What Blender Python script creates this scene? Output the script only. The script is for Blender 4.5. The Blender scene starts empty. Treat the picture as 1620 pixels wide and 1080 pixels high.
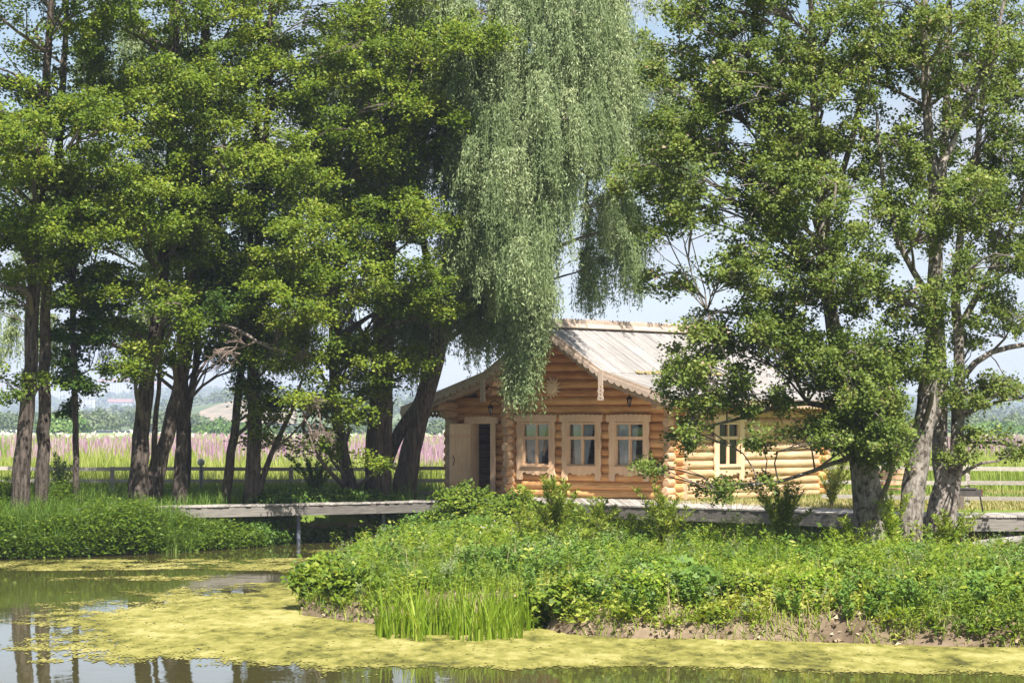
import bpy, math, random
import numpy as np
from mathutils import Vector, Matrix

S = bpy.context.scene
R = math.radians
rng = np.random.default_rng(7)
random.seed(7)

# ------------------------------------------------------------------ camera
F, CX, HY, EZ = 4200.0, 810.0, 672.0, 2.95      # focal length in photo pixels, principal column, horizon row, eye height
cam_d = bpy.data.cameras.new("camera")
cam = bpy.data.objects.new("camera", cam_d)
S.collection.objects.link(cam)
cam.location = (0, 0, EZ)
cam.rotation_euler = (R(90), 0, 0)
cam_d.sensor_width = 36
cam_d.lens = 36 * F / 1620
cam_d.shift_y = (HY - 540) / 1620
cam_d.clip_start = 0.5
cam_d.clip_end = 20000
S.camera = cam

# ------------------------------------------------------------------ sky and sun
SUN_EL, SUN_AZ = 54.0, 19.0      # azimuth measured from behind the camera towards the right
sun_d = bpy.data.lights.new("sun", 'SUN')
sun = bpy.data.objects.new("sun", sun_d)
S.collection.objects.link(sun)
sun_d.energy = 5.0
sun_d.angle = R(0.5)
sun_d.color = (1.0, 0.955, 0.88)
sdir = Vector((math.sin(R(SUN_AZ)) * math.cos(R(SUN_EL)), -math.cos(R(SUN_AZ)) * math.cos(R(SUN_EL)), math.sin(R(SUN_EL))))
sun.rotation_euler = sdir.to_track_quat('Z', 'Y').to_euler()

W = bpy.data.worlds.new("World")
S.world = W
W.use_nodes = True
wn, wl = W.node_tree.nodes, W.node_tree.links
wn.clear()
w_out = wn.new('ShaderNodeOutputWorld')
w_bg = wn.new('ShaderNodeBackground')
w_sky = wn.new('ShaderNodeTexSky')
w_sky.sky_type = 'NISHITA'
w_sky.sun_disc = False
w_sky.sun_elevation = R(SUN_EL)
w_sky.sun_rotation = R(180 - SUN_AZ)
w_sky.air_density = 1.0
w_sky.dust_density = 0.6
w_sky.ozone_density = 1.0
w_bg.inputs[1].default_value = 0.055
wl.new(w_sky.outputs[0], w_bg.inputs[0])
w_c = wn.new('ShaderNodeBackground')
w_c.inputs[0].default_value = (0.90, 0.93, 1.0, 1)
w_c.inputs[1].default_value = 0.33
w_tc = wn.new('ShaderNodeTexCoord')
w_map = wn.new('ShaderNodeMapping')
w_map.inputs['Scale'].default_value = (7, 7, 16)
wl.new(w_tc.outputs['Generated'], w_map.inputs[0])
w_n = wn.new('ShaderNodeTexNoise')
w_n.inputs['Scale'].default_value = 1.0
w_n.inputs['Detail'].default_value = 7
w_n.inputs['Roughness'].default_value = 0.55
w_n.inputs['Distortion'].default_value = 0.4
wl.new(w_map.outputs[0], w_n.inputs[0])
w_r = wn.new('ShaderNodeValToRGB')
w_r.color_ramp.elements[0].position = 0.44
w_r.color_ramp.elements[1].position = 0.60
w_r.color_ramp.elements[1].color = (0.9, 0.9, 0.9, 1)
w_r.color_ramp.elements[0].color = (0.05, 0.05, 0.05, 1)
wl.new(w_n.outputs[0], w_r.inputs[0])
w_mix = wn.new('ShaderNodeMixShader')
wl.new(w_r.outputs[0], w_mix.inputs[0])
wl.new(w_bg.outputs[0], w_mix.inputs[1])
wl.new(w_c.outputs[0], w_mix.inputs[2])
wl.new(w_mix.outputs[0], w_out.inputs[0])

S.view_settings.view_transform = 'Standard'
S.view_settings.look = 'None'
S.view_settings.gamma = 1
S.view_settings.exposure = 1.2
S.cycles.max_bounces = 7
S.cycles.diffuse_bounces = 3
S.cycles.glossy_bounces = 3
S.cycles.transmission_bounces = 4
S.cycles.transparent_max_bounces = 8
S.cycles.volume_bounces = 0
S.cycles.sample_clamp_indirect = 6

# ------------------------------------------------------------------ helpers
def at(px, py, d):
    return Vector(((px - CX) * d / F, d, EZ - (py - HY) * d / F))
def on(px, py, z):
    d = (EZ - z) * F / (py - HY)
    return Vector(((px - CX) * d / F, d, z))
def link(o, parent=None):
    S.collection.objects.link(o)
    if parent is not None:
        o.parent = parent
    return o
def tag(o, label=None, cat=None, group=None, kind=None):
    if label: o['label'] = label
    if cat: o['category'] = cat
    if group: o['group'] = group
    if kind: o['kind'] = kind
    return o
def empty(name, loc, rz=0):
    o = bpy.data.objects.new(name, None)
    o.empty_display_size = 0.3
    o.location = loc
    o.rotation_euler = (0, 0, rz)
    return link(o)
def copy_tree(o, parent=None):
    c = o.copy()
    S.collection.objects.link(c)
    c.parent = parent
    for ch in [x for x in S.collection.objects if x.parent == o]:
        copy_tree(ch, c)
    return c
def unit(v):
    return v / np.maximum(np.linalg.norm(v, axis=-1, keepdims=True), 1e-9)
def smooth(x, a, b):
    t = np.clip((x - a) / (b - a), 0, 1)
    return t * t * (3 - 2 * t)

class MB:
    """collects simple shapes into ONE mesh"""
    def __init__(s):
        s.v, s.f, s.m, s.r = [], [], [], []
        s.cr = 0.5
    def face(s, idx, m=0):
        s.f.append(idx); s.m.append(m); s.r.append(s.cr)
    def box(s, c, size, rot=None, m=0):
        c = Vector(c); n = len(s.v)
        h = [x / 2 for x in size]
        for i in (-1, 1):
            for j in (-1, 1):
                for k in (-1, 1):
                    p = Vector((i * h[0], j * h[1], k * h[2]))
                    if rot is not None: p = rot @ p
                    s.v.append(c + p)
        for q in ((0, 1, 3, 2), (4, 6, 7, 5), (0, 4, 5, 1), (2, 3, 7, 6), (0, 2, 6, 4), (1, 5, 7, 3)):
            s.face([n + a for a in q], m)
    def bar(s, a, b, w, h, m=0, up=Vector((0, 0, 1))):
        a = Vector(a); b = Vector(b)
        d = (b - a)
        L = d.length
        d.normalize()
        x = d.cross(up)
        if x.length < 1e-4: x = Vector((1, 0, 0))
        x.normalize(); z = x.cross(d)
        rot = Matrix((x, d, z)).transposed()
        s.box((a + b) / 2, (w, L, h), rot, m)
    def tube(s, pts, rad, n=10, cap=True, m=0, mc=None, jit=0.0):
        pts = [Vector(p) for p in pts]
        if not hasattr(rad, '__len__'): rad = [rad] * len(pts)
        base = len(s.v)
        x = None
        for i, p in enumerate(pts):
            d = (pts[min(i + 1, len(pts) - 1)] - pts[max(i - 1, 0)]).normalized()
            if x is None:
                x = d.cross(Vector((0.13, 0.31, 0.94)))
                if x.length < 0.15: x = d.cross(Vector((1, 0, 0)))
            x = (x - d * x.dot(d)).normalized()
            y = d.cross(x)
            for k in range(n):
                a = 2 * math.pi * k / n
                rr = rad[i] * (1 + (random.uniform(-jit, jit) if jit else 0))
                s.v.append(p + x * (math.cos(a) * rr) + y * (math.sin(a) * rr))
        for i in range(len(pts) - 1):
            for k in range(n):
                k2 = (k + 1) % n
                s.face([base + i * n + k, base + i * n + k2, base + (i + 1) * n + k2, base + (i + 1) * n + k], m)
        if cap:
            mc = m if mc is None else mc
            s.face([base + k for k in range(n)][::-1], mc)
            e = base + (len(pts) - 1) * n
            s.face([e + k for k in range(n)], mc)
    def prism(s, pts, t, m=0):
        """closed outline (3D points) extruded by vector t"""
        n = len(s.v); k = len(pts); t = Vector(t)
        pts = [Vector(p) for p in pts]
        s.v += pts + [p + t for p in pts]
        s.face(list(range(n, n + k)), m)
        s.face(list(range(n + k, n + 2 * k))[::-1], m)
        for i in range(k):
            j = (i + 1) % k
            s.face([n + j, n + i, n + k + i, n + k + j], m)
    def build(s, name, mats, parent=None, smoothed=False, loc=None, rz=0):
        me = bpy.data.meshes.new(name)
        me.from_pydata([tuple(v) for v in s.v], [], s.f)
        if not isinstance(mats, (list, tuple)): mats = [mats]
        for mm in mats: me.materials.append(mm)
        me.polygons.foreach_set("material_index", s.m)
        a = me.attributes.new("rnd", 'FLOAT', 'FACE')
        a.data.foreach_set("value", s.r)
        if smoothed:
            me.shade_smooth()
            try: me.set_sharp_from_angle(angle=R(40))
            except Exception: pass
        me.update()
        o = bpy.data.objects.new(name, me)
        if loc is not None: o.location = loc; o.rotation_euler = (0, 0, rz)
        return link(o, parent)

def np_mesh(name, V, Q, rnd, mat, parent=None, smoothed=False):
    me = bpy.data.meshes.new(name)
    V = np.ascontiguousarray(V, dtype=np.float32); Q = np.ascontiguousarray(Q, dtype=np.int32)
    m, k = Q.shape
    me.vertices.add(len(V)); me.vertices.foreach_set("co", V.ravel())
    me.loops.add(m * k); me.loops.foreach_set("vertex_index", Q.ravel())
    me.polygons.add(m); me.polygons.foreach_set("loop_start", np.arange(0, m * k, k, dtype=np.int32))
    if rnd is not None:
        a = me.attributes.new("rnd", 'FLOAT', 'FACE')
        a.data.foreach_set("value", np.ascontiguousarray(rnd, dtype=np.float32))
    me.update(calc_edges=True)
    if smoothed: me.shade_smooth()
    me.materials.append(mat)
    o = bpy.data.objects.new(name, me)
    return link(o, parent)

def leaf_quads(P, T, N, L, Wd, fold=0.25):
    """folded rhombic leaves: base P, axis T, normal N"""
    T = unit(T)
    B = unit(np.cross(T, N)); N = np.cross(B, T)
    L = np.asarray(L).reshape(-1, 1); Wd = np.asarray(Wd).reshape(-1, 1)
    a = P
    b = P + T * L * 0.45 + B * Wd * 0.5 + N * Wd * fold
    c = P + T * L
    d = P + T * L * 0.45 - B * Wd * 0.5 + N * Wd * fold
    V = np.stack([a, b, c, d], 1).reshape(-1, 3)
    Q = np.arange(len(P) * 4).reshape(-1, 4)
    return V, Q
def blades(P, H, Wd, lean, segs=3):
    """bending grass blades"""
    n = len(P)
    az = rng.uniform(0, 2 * np.pi, n)
    side = np.stack([np.cos(az + 1.57), np.sin(az + 1.57), np.zeros(n)], 1)
    out = np.stack([np.cos(az), np.sin(az), np.zeros(n)], 1)
    rows = []
    for i in range(segs + 1):
        t = i / segs
        c = P + out * (lean * H * t ** 2)[:, None] + np.array([0, 0, 1]) * (H * (t - 0.25 * np.minimum(lean, 1.5) * t ** 3))[:, None]
        w = (Wd * (1 - t ** 1.6) * 0.5 + 0.001)[:, None]
        rows.append(c - side * w); rows.append(c + side * w)
    V = np.stack(rows, 1).reshape(-1, 3)
    k = 2 * (segs + 1)
    q = np.array([[2 * i, 2 * i + 1, 2 * i + 3, 2 * i + 2] for i in range(segs)])
    Q = (np.arange(n)[:, None, None] * k + q[None]).reshape(-1, 4)
    return V, Q, segs
def join(parts):
    Vs, Qs, Rs, o = [], [], [], 0
    for V, Q, r in parts:
        Vs.append(V); Qs.append(Q + o); Rs.append(r); o += len(V)
    return np.concatenate(Vs), np.concatenate(Qs), np.concatenate(Rs)

# value noise
_perm = rng.random((256, 256))
def vnoise(x, y):
    xi = np.floor(x).astype(int); yi = np.floor(y).astype(int)
    fx = x - xi; fy = y - yi
    fx = fx * fx * (3 - 2 * fx); fy = fy * fy * (3 - 2 * fy)
    g = lambda i, j: _perm[i % 256, j % 256]
    return (g(xi, yi) * (1 - fx) + g(xi + 1, yi) * fx) * (1 - fy) + (g(xi, yi + 1) * (1 - fx) + g(xi + 1, yi + 1) * fx) * fy
def fbm(x, y, o=4, r=0.5):
    s = 0; a = 1; t = 0
    for i in range(o):
        s = s + a * vnoise(x * 2 ** i + 17.3 * i, y * 2 ** i + 5.1 * i); t += a; a *= r
    return s / t

# ------------------------------------------------------------------ materials
def new_mat(name):
    m = bpy.data.materials.new(name)
    m.use_nodes = True
    nt = m.node_tree
    return m, nt.nodes, nt.links, nt.nodes['Principled BSDF']
def ramp(nodes, stops):
    r = nodes.new('ShaderNodeValToRGB')
    e = r.color_ramp.elements
    while len(e) < len(stops): e.new(0.5)
    for i, (p, c) in enumerate(stops):
        e[i].position = p; e[i].color = (*c, 1)
    return r
def noise(nodes, links, scale, detail=4, mapping=(1, 1, 1), coord='Object', rough=0.55):
    tc = nodes.new('ShaderNodeTexCoord'); mp = nodes.new('ShaderNodeMapping')
    mp.inputs['Scale'].default_value = mapping
    links.new(tc.outputs[coord], mp.inputs[0])
    n = nodes.new('ShaderNodeTexNoise')
    n.inputs['Scale'].default_value = scale; n.inputs['Detail'].default_value = detail
    n.inputs['Roughness'].default_value = rough
    links.new(mp.outputs[0], n.inputs[0])
    return n
def bump(nodes, links, bs, src, strength=0.4, dist=0.02):
    b = nodes.new('ShaderNodeBump')
    b.inputs['Strength'].default_value = strength; b.inputs['Distance'].default_value = dist
    links.new(src, b.inputs['Height']); links.new(b.outputs[0], bs.inputs['Normal'])
def flat(name, col, rough=0.7, metal=0.0, spec=None):
    m, n, l, b = new_mat(name)
    b.inputs['Base Color'].default_value = (*col, 1)
    b.inputs['Roughness'].default_value = rough
    b.inputs['Metallic'].default_value = metal
    nz = noise(n, l, 9, 5)
    r = ramp(n, [(0.3, tuple(c * 0.75 for c in col)), (0.7, tuple(min(1, c * 1.2) for c in col))])
    l.new(nz.outputs[0], r.inputs[0]); l.new(r.outputs[0], b.inputs['Base Color'])
    return m
def leaf_mat(name, stops, transl=0.35, rough=0.5, tcol=(1.25, 1.15, 0.35), spec=0.22):
    m, n, l, b = new_mat(name)
    at_ = n.new('ShaderNodeAttribute'); at_.attribute_name = 'rnd'
    r = ramp(n, stops)
    l.new(at_.outputs['Fac'], r.inputs[0])
    l.new(r.outputs[0], b.inputs['Base Color'])
    b.inputs['Roughness'].default_value = rough
    b.inputs['Specular IOR Level'].default_value = spec
    if transl > 0:
        t = n.new('ShaderNodeBsdfTranslucent')
        mu = n.new('ShaderNodeMix'); mu.data_type = 'RGBA'; mu.blend_type = 'MULTIPLY'
        mu.inputs[0].default_value = 1.0
        l.new(r.outputs[0], mu.inputs[6]); mu.inputs[7].default_value = (*tcol, 1)
        l.new(mu.outputs[2], t.inputs[0])
        mx = n.new('ShaderNodeMixShader'); mx.inputs[0].default_value = transl
        l.new(b.outputs[0], mx.inputs[1]); l.new(t.outputs[0], mx.inputs[2])
        l.new(mx.outputs[0], n['Material Output'].inputs[0])
    return m
def wood_mat(name, stops, stretch, scale=3.0, rough=0.6, bstr=0.25, knots=True, use_rnd=0.0, crack=False):
    m, n, l, b = new_mat(name)
    nz = noise(n, l, scale, 6, stretch)
    r = ramp(n, stops)
    src = nz.outputs[0]
    if use_rnd:
        a = n.new('ShaderNodeAttribute'); a.attribute_name = 'rnd'
        ma = n.new('ShaderNodeMath'); ma.operation = 'MULTIPLY_ADD'
        l.new(a.outputs['Fac'], ma.inputs[0]); ma.inputs[1].default_value = use_rnd
        l.new(src, ma.inputs[2])
        mb = n.new('ShaderNodeMath'); mb.operation = 'SUBTRACT'
        l.new(ma.outputs[0], mb.inputs[0]); mb.inputs[1].default_value = use_rnd * 0.5
        src = mb.outputs[0]
    l.new(src, r.inputs[0])
    out = r.outputs[0]
    if knots:
        v = n.new('ShaderNodeTexVoronoi'); v.inputs['Scale'].default_value = 2.6
        l.new(nz.inputs[0].links[0].from_socket, v.inputs[0])
        k = ramp(n, [(0.0, (0.45, 0.3, 0.2)), (0.10, (1, 1, 1))])
        l.new(v.outputs['Distance'], k.inputs[0])
        mu = n.new('ShaderNodeMix'); mu.data_type = 'RGBA'; mu.blend_type = 'MULTIPLY'; mu.inputs[0].default_value = 0.8
        l.new(out, mu.inputs[6]); l.new(k.outputs[0], mu.inputs[7]); out = mu.outputs[2]
    if crack:
        cn = noise(n, l, 2.2, 3, tuple(q * (3.2 if q > 1 else 0.6) for q in stretch))
        cr_ = ramp(n, [(0.34, (0.32, 0.26, 0.2)), (0.40, (1, 1, 1))])
        l.new(cn.outputs[0], cr_.inputs[0])
        mc_ = n.new('ShaderNodeMix'); mc_.data_type = 'RGBA'; mc_.blend_type = 'MULTIPLY'; mc_.inputs[0].default_value = 0.85
        l.new(out, mc_.inputs[6]); l.new(cr_.outputs[0], mc_.inputs[7]); out = mc_.outputs[2]
    big = noise(n, l, 0.9, 3)
    rb = ramp(n, [(0.3, (0.8, 0.78, 0.76)), (0.7, (1.08, 1.06, 1.04))])
    l.new(big.outputs[0], rb.inputs[0])
    m2 = n.new('ShaderNodeMix'); m2.data_type = 'RGBA'; m2.blend_type = 'MULTIPLY'; m2.inputs[0].default_value = 1
    l.new(out, m2.inputs[6]); l.new(rb.outputs[0], m2.inputs[7])
    l.new(m2.outputs[2], b.inputs['Base Color'])
    b.inputs['Roughness'].default_value = rough
    bump(n, l, b, nz.outputs[0], bstr, 0.01)
    return m
LOGC = [(0.22, (0.42, 0.18, 0.06)), (0.5, (0.66, 0.34, 0.125)), (0.78, (0.80, 0.48, 0.21))]  # front logs: stronger orange, with the shaded look of that wall in the colour
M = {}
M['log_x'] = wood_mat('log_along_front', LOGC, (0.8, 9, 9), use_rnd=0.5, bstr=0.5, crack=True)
M['log_y'] = wood_mat('log_along_side', [(0.25, (0.44, 0.25, 0.12)), (0.5, (0.60, 0.40, 0.23)), (0.75, (0.70, 0.51, 0.34))], (9, 0.8, 9), use_rnd=0.25, bstr=0.5, crack=True)  # side logs: paler from weathering, and with the wall's sunlight put into the colour
M['log_end'] = wood_mat('log_end', [(0.3, (0.40, 0.24, 0.13)), (0.7, (0.66, 0.47, 0.30))], (5, 5, 5), knots=False, use_rnd=0.3)
M['trim'] = wood_mat('planed_trim', [(0.3, (0.70, 0.46, 0.28)), (0.7, (0.84, 0.62, 0.42))], (9, 9, 0.9), bstr=0.1)
M['door'] = wood_mat('door_plank', [(0.3, (0.74, 0.55, 0.34)), (0.7, (0.86, 0.69, 0.48))], (9, 9, 0.9), bstr=0.1, use_rnd=0.2)
M['carved'] = wood_mat('carved_board', [(0.3, (0.36, 0.25, 0.17)), (0.7, (0.52, 0.39, 0.28))], (4, 4, 4), bstr=0.15, knots=False)
M['pale'] = wood_mat('pale_board', [(0.3, (0.44, 0.34, 0.27)), (0.7, (0.58, 0.47, 0.39))], (4, 4, 4), bstr=0.15, knots=False)
M['roof'] = wood_mat('roof_plank', [(0.25, (0.20, 0.19, 0.185)), (0.5, (0.30, 0.285, 0.275)), (0.75, (0.37, 0.35, 0.34))], (1.2, 7, 1.2), scale=4, use_rnd=0.28, knots=False, rough=0.8)
M['deck'] = wood_mat('grey_deck_board', [(0.25, (0.22, 0.20, 0.18)), (0.5, (0.35, 0.325, 0.295)), (0.75, (0.46, 0.43, 0.39))], (3, 3, 3), scale=3, use_rnd=0.4, knots=False, rough=0.85)
M['beam'] = wood_mat('grey_beam', [(0.3, (0.12, 0.11, 0.10)), (0.7, (0.26, 0.24, 0.215))], (0.8, 8, 12), scale=3, use_rnd=0.3, knots=False, rough=0.85)
M['fence'] = wood_mat('fence_wood', [(0.3, (0.34, 0.30, 0.27)), (0.7, (0.56, 0.51, 0.47))], (0.8, 8, 12), scale=3, use_rnd=0.4, knots=False, rough=0.85)
M['bench'] = wood_mat('bench_wood', [(0.3, (0.38, 0.22, 0.12)), (0.7, (0.55, 0.34, 0.19))], (3, 3, 3), knots=False)
M['steel'] = flat('post_steel', (0.16, 0.18, 0.22), 0.5, 0.3)
M['black'] = flat('black_iron', (0.015, 0.013, 0.012), 0.5, 0.2)
M['rust'] = flat('rusty_iron', (0.20, 0.06, 0.03), 0.7, 0.3)
M['grill'] = flat('brazier_grey', (0.10, 0.085, 0.08), 0.6, 0.4)
M['curtain'] = leaf_mat('curtain_cloth', [(0.0, (0.88, 0.92, 0.96)), (1.0, (0.88, 0.92, 0.96))], 0.4, 0.9, (1, 1, 1))
M['globe'] = flat('white_globe', (0.8, 0.8, 0.8), 0.5)
M['debris'] = flat('moss_litter', (0.42, 0.34, 0.16), 0.95)
M['dark'] = flat('interior_dark', (0.05, 0.035, 0.025), 0.9)
M['city'] = flat('city_white', (0.50, 0.49, 0.50), 0.8)
M['city_red'] = flat('city_roof', (0.50, 0.22, 0.18), 0.8)
M['city_win'] = flat('city_window', (0.14, 0.17, 0.22), 0.3)
def glass():
    m, n, l, b = new_mat('window_glass')
    b.inputs['Base Color'].default_value = (0.9, 0.95, 0.95, 1)
    g = n.new('ShaderNodeBsdfGlossy'); g.inputs['Roughness'].default_value = 0.02
    t = n.new('ShaderNodeBsdfTransparent'); t.inputs[0].default_value = (0.98, 0.99, 0.99, 1)
    fr = n.new('ShaderNodeFresnel'); fr.inputs[0].default_value = 1.5
    mx = n.new('ShaderNodeMixShader')
    l.new(fr.outputs[0], mx.inputs[0]); l.new(t.outputs[0], mx.inputs[1]); l.new(g.outputs[0], mx.inputs[2])
    l.new(mx.outputs[0], n['Material Output'].inputs[0])
    return m
M['glass'] = glass()
def bark(name, dark, light, speck, bs=0.9, sc=(10, 10, 1.6)):
    m, n, l, b = new_mat(name)
    nz = noise(n, l, 1.6, 8, sc, rough=0.65)
    r = ramp(n, [(0.38, dark), (0.62, light)])
    l.new(nz.outputs[0], r.inputs[0])
    sp = noise(n, l, 9, 5, (1, 1, 0.7), rough=0.7)
    rs = ramp(n, [(0.50, (1, 1, 1)), (0.60, speck)])
    l.new(sp.outputs[0], rs.inputs[0])
    mu = n.new('ShaderNodeMix'); mu.data_type = 'RGBA'; mu.blend_type = 'MULTIPLY'; mu.inputs[0].default_value = 1
    l.new(r.outputs[0], mu.inputs[6]); l.new(rs.outputs[0], mu.inputs[7])
    l.new(mu.outputs[2], b.inputs['Base Color'])
    b.inputs['Roughness'].default_value = 0.95
    b.inputs['Specular IOR Level'].default_value = 0.15
    bump(n, l, b, nz.outputs[0], bs, 0.06)
    return m
M['bark'] = bark('alder_bark', (0.04, 0.032, 0.027), (0.15, 0.12, 0.10), (0.65, 0.65, 0.6))
M['bark_w'] = bark('willow_bark', (0.035, 0.027, 0.022), (0.17, 0.135, 0.105), (0.8, 0.75, 0.7), 1.0, (14, 14, 0.9))
M['bark_g'] = bark('grey_speckled_bark', (0.16, 0.135, 0.115), (0.36, 0.32, 0.28), (0.30, 0.27, 0.25), 0.8, (8, 8, 3))
M['twig'] = flat('dry_twig', (0.24, 0.18, 0.15), 0.9)
M['limb'] = flat('limb_bark', (0.13, 0.105, 0.085), 0.9)
M['limb_r'] = flat('grey_limb_bark', (0.17, 0.14, 0.12), 0.9)
M['alder'] = leaf_mat('alder_leaf', [(0.0, (0.045, 0.09, 0.009)), (0.5, (0.135, 0.20, 0.016)), (0.85, (0.245, 0.30, 0.03)), (1.0, (0.38, 0.40, 0.09))])
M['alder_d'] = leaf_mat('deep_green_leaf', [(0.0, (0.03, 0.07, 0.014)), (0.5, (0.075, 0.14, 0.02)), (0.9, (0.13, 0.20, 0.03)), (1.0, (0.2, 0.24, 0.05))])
M['right'] = leaf_mat('small_alder_leaf', [(0.0, (0.05, 0.085, 0.016)), (0.5, (0.13, 0.185, 0.03)), (0.85, (0.23, 0.28, 0.06)), (0.98, (0.34, 0.37, 0.12)), (1.0, (0.32, 0.24, 0.14))])
M['willow'] = leaf_mat('willow_leaf', [(0.0, (0.10, 0.145, 0.05)), (0.5, (0.22, 0.285, 0.125)), (1.0, (0.43, 0.47, 0.26))], 0.3, tcol=(1.05, 1.05, 0.7))
M['ground_leaf'] = leaf_mat('ground_leaf', [(0.0, (0.04, 0.085, 0.010)), (0.4, (0.11, 0.18, 0.016)), (0.75, (0.22, 0.29, 0.03)), (1.0, (0.38, 0.40, 0.08))])
M['grass'] = leaf_mat('grass_blade', [(0.0, (0.055, 0.12, 0.02)), (0.5, (0.12, 0.21, 0.03)), (1.0, (0.27, 0.34, 0.08))])
M['dry'] = leaf_mat('dry_grass_blade', [(0.0, (0.22, 0.22, 0.07)), (0.5, (0.38, 0.33, 0.14)), (1.0, (0.55, 0.46, 0.26))])
M['iris'] = leaf_mat('iris_blade', [(0.0, (0.09, 0.17, 0.01)), (0.5, (0.20, 0.31, 0.02)), (1.0, (0.38, 0.43, 0.08))], 0.4)
M['meadow'] = leaf_mat('meadow_blade', [(0.0, (0.13, 0.20, 0.03)), (0.5, (0.27, 0.33, 0.06)), (1.0, (0.44, 0.43, 0.15))], 0.3)
M['fireweed'] = leaf_mat('fireweed_flower', [(0.0, (0.34, 0.17, 0.28)), (0.5, (0.46, 0.27, 0.39)), (1.0, (0.56, 0.42, 0.45))], 0.3, tcol=(1, 1, 1))
M['wflower'] = leaf_mat('pale_flower', [(0.0, (0.6, 0.62, 0.4)), (1.0, (0.8, 0.8, 0.66))], 0.3, tcol=(1, 1, 1))
M['lflower'] = leaf_mat('lilac_flower', [(0.0, (0.40, 0.30, 0.6)), (0.7, (0.55, 0.46, 0.72)), (1.0, (0.75, 0.65, 0.1))], 0.2, tcol=(1, 1, 1))
M['far'] = leaf_mat('far_wood_leaf', [(0.0, (0.045, 0.075, 0.03)), (0.5, (0.10, 0.145, 0.055)), (1.0, (0.19, 0.22, 0.11))], 0.15)
M['farg'] = leaf_mat('bush_leaf', [(0.0, (0.06, 0.12, 0.02)), (0.5, (0.11, 0.2, 0.03)), (1.0, (0.2, 0.3, 0.06))], 0.2)
M['duck'] = leaf_mat('duckweed', [(0.0, (0.06, 0.06, 0.018)), (0.25, (0.14, 0.135, 0.03)), (0.6, (0.245, 0.225, 0.06)), (1.0, (0.35, 0.315, 0.12))], 0.0, rough=0.8, spec=0.1)

def ground_mat():
    m, n, l, b = new_mat('ground')
    geo = n.new('ShaderNodeNewGeometry'); sep = n.new('ShaderNodeSeparateXYZ')
    l.new(geo.outputs['Position'], sep.inputs[0])
    nz = noise(n, l, 1.2, 8, rough=0.65)
    soil = ramp(n, [(0.3, (0.085, 0.06, 0.04)), (0.55, (0.20, 0.15, 0.10)), (0.75, (0.34, 0.27, 0.19))])
    l.new(nz.outputs[0], soil.inputs[0])
    green = ramp(n, [(0.3, (0.08, 0.13, 0.02)), (0.6, (0.17, 0.23, 0.04)), (0.8, (0.30, 0.29, 0.10))])
    nz2 = noise(n, l, 0.35, 8, rough=0.7); l.new(nz2.outputs[0], green.inputs[0])
    # how high the ground stands: soil on the banks and bed, turf above
    mr = n.new('ShaderNodeMapRange'); l.new(sep.outputs[2], mr.inputs[0])
    mr.inputs[1].default_value = 0.38; mr.inputs[2].default_value = 0.52
    mx = n.new('ShaderNodeMix'); mx.data_type = 'RGBA'
    l.new(mr.outputs[0], mx.inputs[0]); l.new(soil.outputs[0], mx.inputs[6]); l.new(green.outputs[0], mx.inputs[7])
    mr2 = n.new('ShaderNodeMapRange'); l.new(sep.outputs[1], mr2.inputs[0])
    mr2.inputs[1].default_value = 72; mr2.inputs[2].default_value = 80
    nz3 = noise(n, l, 0.04, 6, (1, 0.25, 1)); mead = ramp(n, [(0.35, (0.15, 0.22, 0.05)), (0.6, (0.26, 0.31, 0.09)), (0.75, (0.36, 0.36, 0.15))])
    l.new(nz3.outputs[0], mead.inputs[0])
    mx2 = n.new('ShaderNodeMix'); mx2.data_type = 'RGBA'
    l.new(mr2.outputs[0], mx2.inputs[0]); l.new(mx.outputs[2], mx2.inputs[6]); l.new(mead.outputs[0], mx2.inputs[7])
    l.new(mx2.outputs[2], b.inputs['Base Color'])
    b.inputs['Roughness'].default_value = 0.95; b.inputs['Specular IOR Level'].default_value = 0.1
    bump(n, l, b, nz.outputs[0], 0.8, 0.08)
    return m
M['ground'] = ground_mat()
def water_mat():
    m, n, l, b = new_mat('pond_water')
    b.inputs['Base Color'].default_value = (0.07, 0.062, 0.022, 1)
    b.inputs['Roughness'].default_value = 0.03
    b.inputs['IOR'].default_value = 1.36
    nz = noise(n, l, 1.0, 3, (1.6, 0.9, 1)); bump(n, l, b, nz.outputs[0], 0.10, 0.03)
    return m
M['water'] = water_mat()
def hill_mat():
    m, n, l, b = new_mat('hill_side')
    nz = noise(n, l, 0.02, 6)
    r = ramp(n, [(0.35, (0.07, 0.11, 0.04)), (0.65, (0.16, 0.20, 0.08))])
    l.new(nz.outputs[0], r.inputs[0]); l.new(r.outputs[0], b.inputs['Base Color']); b.inputs['Roughness'].default_value = 1
    b.inputs['Specular IOR Level'].default_value = 0
    return m
M['hill'] = hill_mat()
M['sand'] = flat('quarry_sand', (0.36, 0.25, 0.17), 1.0)
for n_ in M['sand'].node_tree.nodes:
    if n_.type == 'TEX_NOISE': n_.inputs['Scale'].default_value = 0.12
    if n_.type == 'VALTORGB': n_.color_ramp.elements[0].color = (0.16, 0.15, 0.09, 1); n_.color_ramp.elements[0].position = 0.4

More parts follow.
